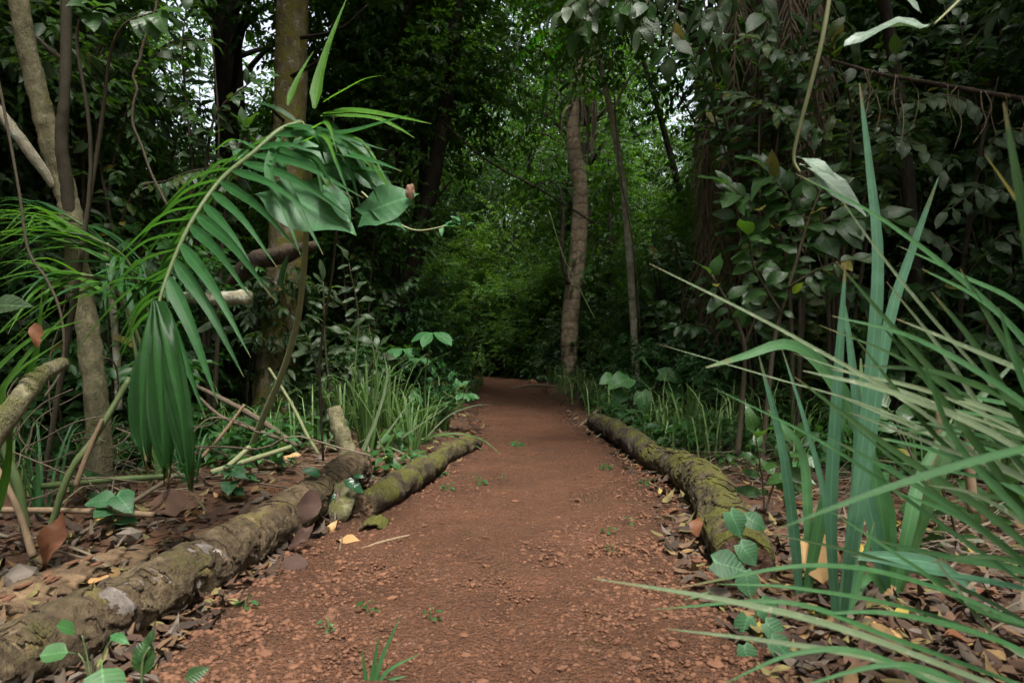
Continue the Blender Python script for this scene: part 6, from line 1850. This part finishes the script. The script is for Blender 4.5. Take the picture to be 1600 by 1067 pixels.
dead(1405, 995, .13, 'dead_tan', -.9, 'curled tan leaf in the litter at the lower right', up=-.3, v=1)
dead(1300, 790, .12, 'dead_rust', .3, 'rust leaf behind the bluish strap blades', v=1)
dead(690, 800, .05, 'dead_yellow', .6, 'tiny yellow leaf scrap on the path left of centre', v=1)
for k in range(170):
    sd = k % 2
    y_ = 1 / R(1 / 6.5, 1 / 1.35)
    l, r = (float(v) for v in edges(y_))
    x_ = l - R(.16, 1.5) if sd else r + R(-.06, 1.3)
    if sd and y_ < 4 and x_ > -1.18:
        x_ -= .3
    key = random.choice(['dead_brown', 'dead_brown', 'dead_dark', 'dead_tan', 'dead_rust', 'dead_yellow', 'dead_olive'])
    word = {'dead_brown': 'brown', 'dead_dark': 'dark', 'dead_tan': 'tan', 'dead_rust': 'rust-red', 'dead_yellow': 'yellow', 'dead_olive': 'olive'}[key]
    where = 'behind the long log on the left' if sd and y_ < 4 else 'left of the path' if sd else 'right of the path'
    dead(0, 0, R(.06, .14), key, R(0, 6.28), word + ' dead leaf lying in the litter ' + where, R(-.2, .35), lift=R(.01, .04), group=word + ' dead leaves ' + where, P=(x_, y_, 0))

# ------------------------------------------------------------------ sticks and stalks
def stick(label, pts, rad, mat='stick', name='stick', cat='stick', rough=.12, n=24, group=None):
    return one_tube(name, label, cat, [W(*p) for p in pts], rad, mat, n, 9, rough, 18, len(pts) + pts[0][0], group)


stick('straight brown stick lying level behind the long log', [(-20, 796, 2.7), (120, 798, 2.65), (240, 804, 2.6)], [.012, .012, .011])
stick('thin grey stick slanting up behind the long log', [(118, 838, 2.5), (190, 795, 2.7), (280, 738, 3.0)], [.007, .009, .009], 'twig')
stick('cut green palm stalk lying flat behind the forked tree', [(40, 762, 2.9), (140, 752, 2.9), (240, 745, 2.95), (300, 742, 3.0)], [.014, .013, .011], 'green_stem', 'stalk', 'stalk')
stick('smooth green stalk rising from the litter at the left', [(78, 828, 2.6), (108, 740, 2.6), (150, 680, 2.65), (203, 590, 2.75)], [.013, .013, .011], 'green_stem', 'stalk', 'stalk')
stick('split red-brown stalk beside the smooth green stalk', [(118, 760, 2.6), (140, 700, 2.62), (160, 655, 2.65)], [.010, .010, .008], 'stick', 'stalk', 'stalk')
stick('pale stem at the far left foot of the bright palm', [(40, 830, 2.4), (28, 760, 2.4), (5, 690, 2.4), (-10, 620, 2.35)], [.017, .016, .012], 'green_stem', 'stalk', 'stalk')
stick('dry brown stem leaning at the far left edge', [(52, 870, 2.2), (30, 800, 2.25), (-10, 720, 2.3)], [.012, .011, .009], 'stick')
stick('long dry grey branch falling towards the log end', [(300, 600, 4.2), (370, 635, 4.1), (420, 665, 4.0), (464, 697, 3.95)], [.012, .016, .018, .012], 'twig')
stick('bent dry branch below the long grey one', [(305, 615, 4.1), (345, 650, 4.05), (400, 672, 4.0), (450, 690, 3.95)], [.009, .010, .012, .010], 'twig')
stick('short dry stick crossing the fallen grey branches', [(315, 715, 3.9), (350, 675, 3.95), (382, 632, 4.0)], [.011, .010, .008], 'stick')
stick('green striped palm stalk lying behind the long log', [(330, 738, 3.4), (380, 722, 3.5), (455, 698, 3.7)], [.015, .015, .013], 'straw', 'stalk', 'stalk')
stick('short cut green stalk pointing at the long log', [(352, 732, 3.4), (375, 712, 3.5), (390, 698, 3.55)], [.013, .013, .012], 'straw', 'stalk', 'stalk')
stick('straight pale stem leaning by the mossy trunk', [(420, 575, 4.8), (455, 630, 4.75), (480, 680, 4.7), (498, 710, 4.7)], [.010, .012, .012], 'straw', 'stalk', 'stalk')
stick('thin brown twig lying on the path by the tan leaf', [(566, 858, 2.5), (600, 846, 2.6), (640, 836, 2.72)], [.006, .007, .005])
stick('fine white twig on the path beside the dark curled leaf', [(535, 838, 2.6), (528, 870, 2.45), (518, 908, 2.2)], [.0025, .003, .002], 'pebble_grey')
stick('dark green fallen stalk bending onto the right of the path', [(866, 918, 2.12), (920, 934, 2.05), (980, 942, 2.02), (1060, 940, 2.0), (1110, 925, 2.0)], [.003, .005, .006, .006], 'green_stem', 'stalk', 'stalk')
stick('dry twig lying at the right path edge', [(1040, 930, 2.08), (1048, 880, 2.35), (1075, 845, 2.6)], [.006, .006, .004], 'stem')
stick('dead pale stick lying along the far right path edge', [(905, 668, 6.4), (935, 640, 7.6), (960, 622, 8.5)], [.016, .02, .016], 'twig')
stick('fallen pale grass stem leaning over the dark log', [(918, 692, 5.6), (955, 668, 5.9), (990, 648, 6.4)], [.006, .006, .004], 'straw', 'stalk', 'stalk')
stick('fallen stick across the far end of the path', [(795, 608, 12.6), (830, 602, 13.2), (868, 604, 12.8)], [.02, .022, .014], 'twig')
for k in range(34):
    y_ = R(2.0, 6.5)
    l, r = (float(v) for v in edges(y_))
    sd = k % 2
    x_ = l - R(.3, 1.8) if sd else r + R(.25, 1.8)
    a, L_ = R(0, 6.28), R(.2, .6)
    p = np.array([x_, y_, gz(x_, y_) + .02])
    q = p + np.array([math.cos(a) * L_, math.sin(a) * L_, 0])
    q[2] = gz(q[0], q[1]) + .025
    where = 'left of the path' if sd else 'right of the path'
    one_tube('twig', 'dry twig lying in the leaf litter ' + where, 'twig', [p, (p + q) / 2 + RG.normal(0, .03, 3) * (1, 1, .3), q], [.006, .005, .003], 'twig', 14, 6, .2, 15, k, 'twigs in the litter ' + where)
# a few larger stones
for px, py, r_, key, lb in [(205, 872, .05, 'pebble_grey', 'pale flat stone on the rotten wood behind the long log'), (30, 925, .07, 'pebble_grey', 'rounded grey-brown stone at the left edge behind the log'), (745, 965, .012, 'stone', 'small orange stone on the path'), (1010, 720, .03, 'pebble_grey', 'pale stone where the two right logs meet'), (832, 590, .10, 'stone', 'brown rock beside the path at the far bend')]:
    b = G(px, py) if py > 600 else Vector((W(832, 590, 14.6).x, 14.6, 0))
    link('rock', stone_mesh('rock', int(px), M[key]), None, Matrix.Translation((b.x, b.y, gz(b.x, b.y) + r_ * .35 + (.05 if px == 205 else 0))) @ Matrix.Rotation(px, 4, 'Z') @ Matrix.Scale(r_, 4), lb, 'stone')
# moss tufts at the path edge and on the path
for px, py in ((455, 985), (560, 1000), (520, 985)):
    pass
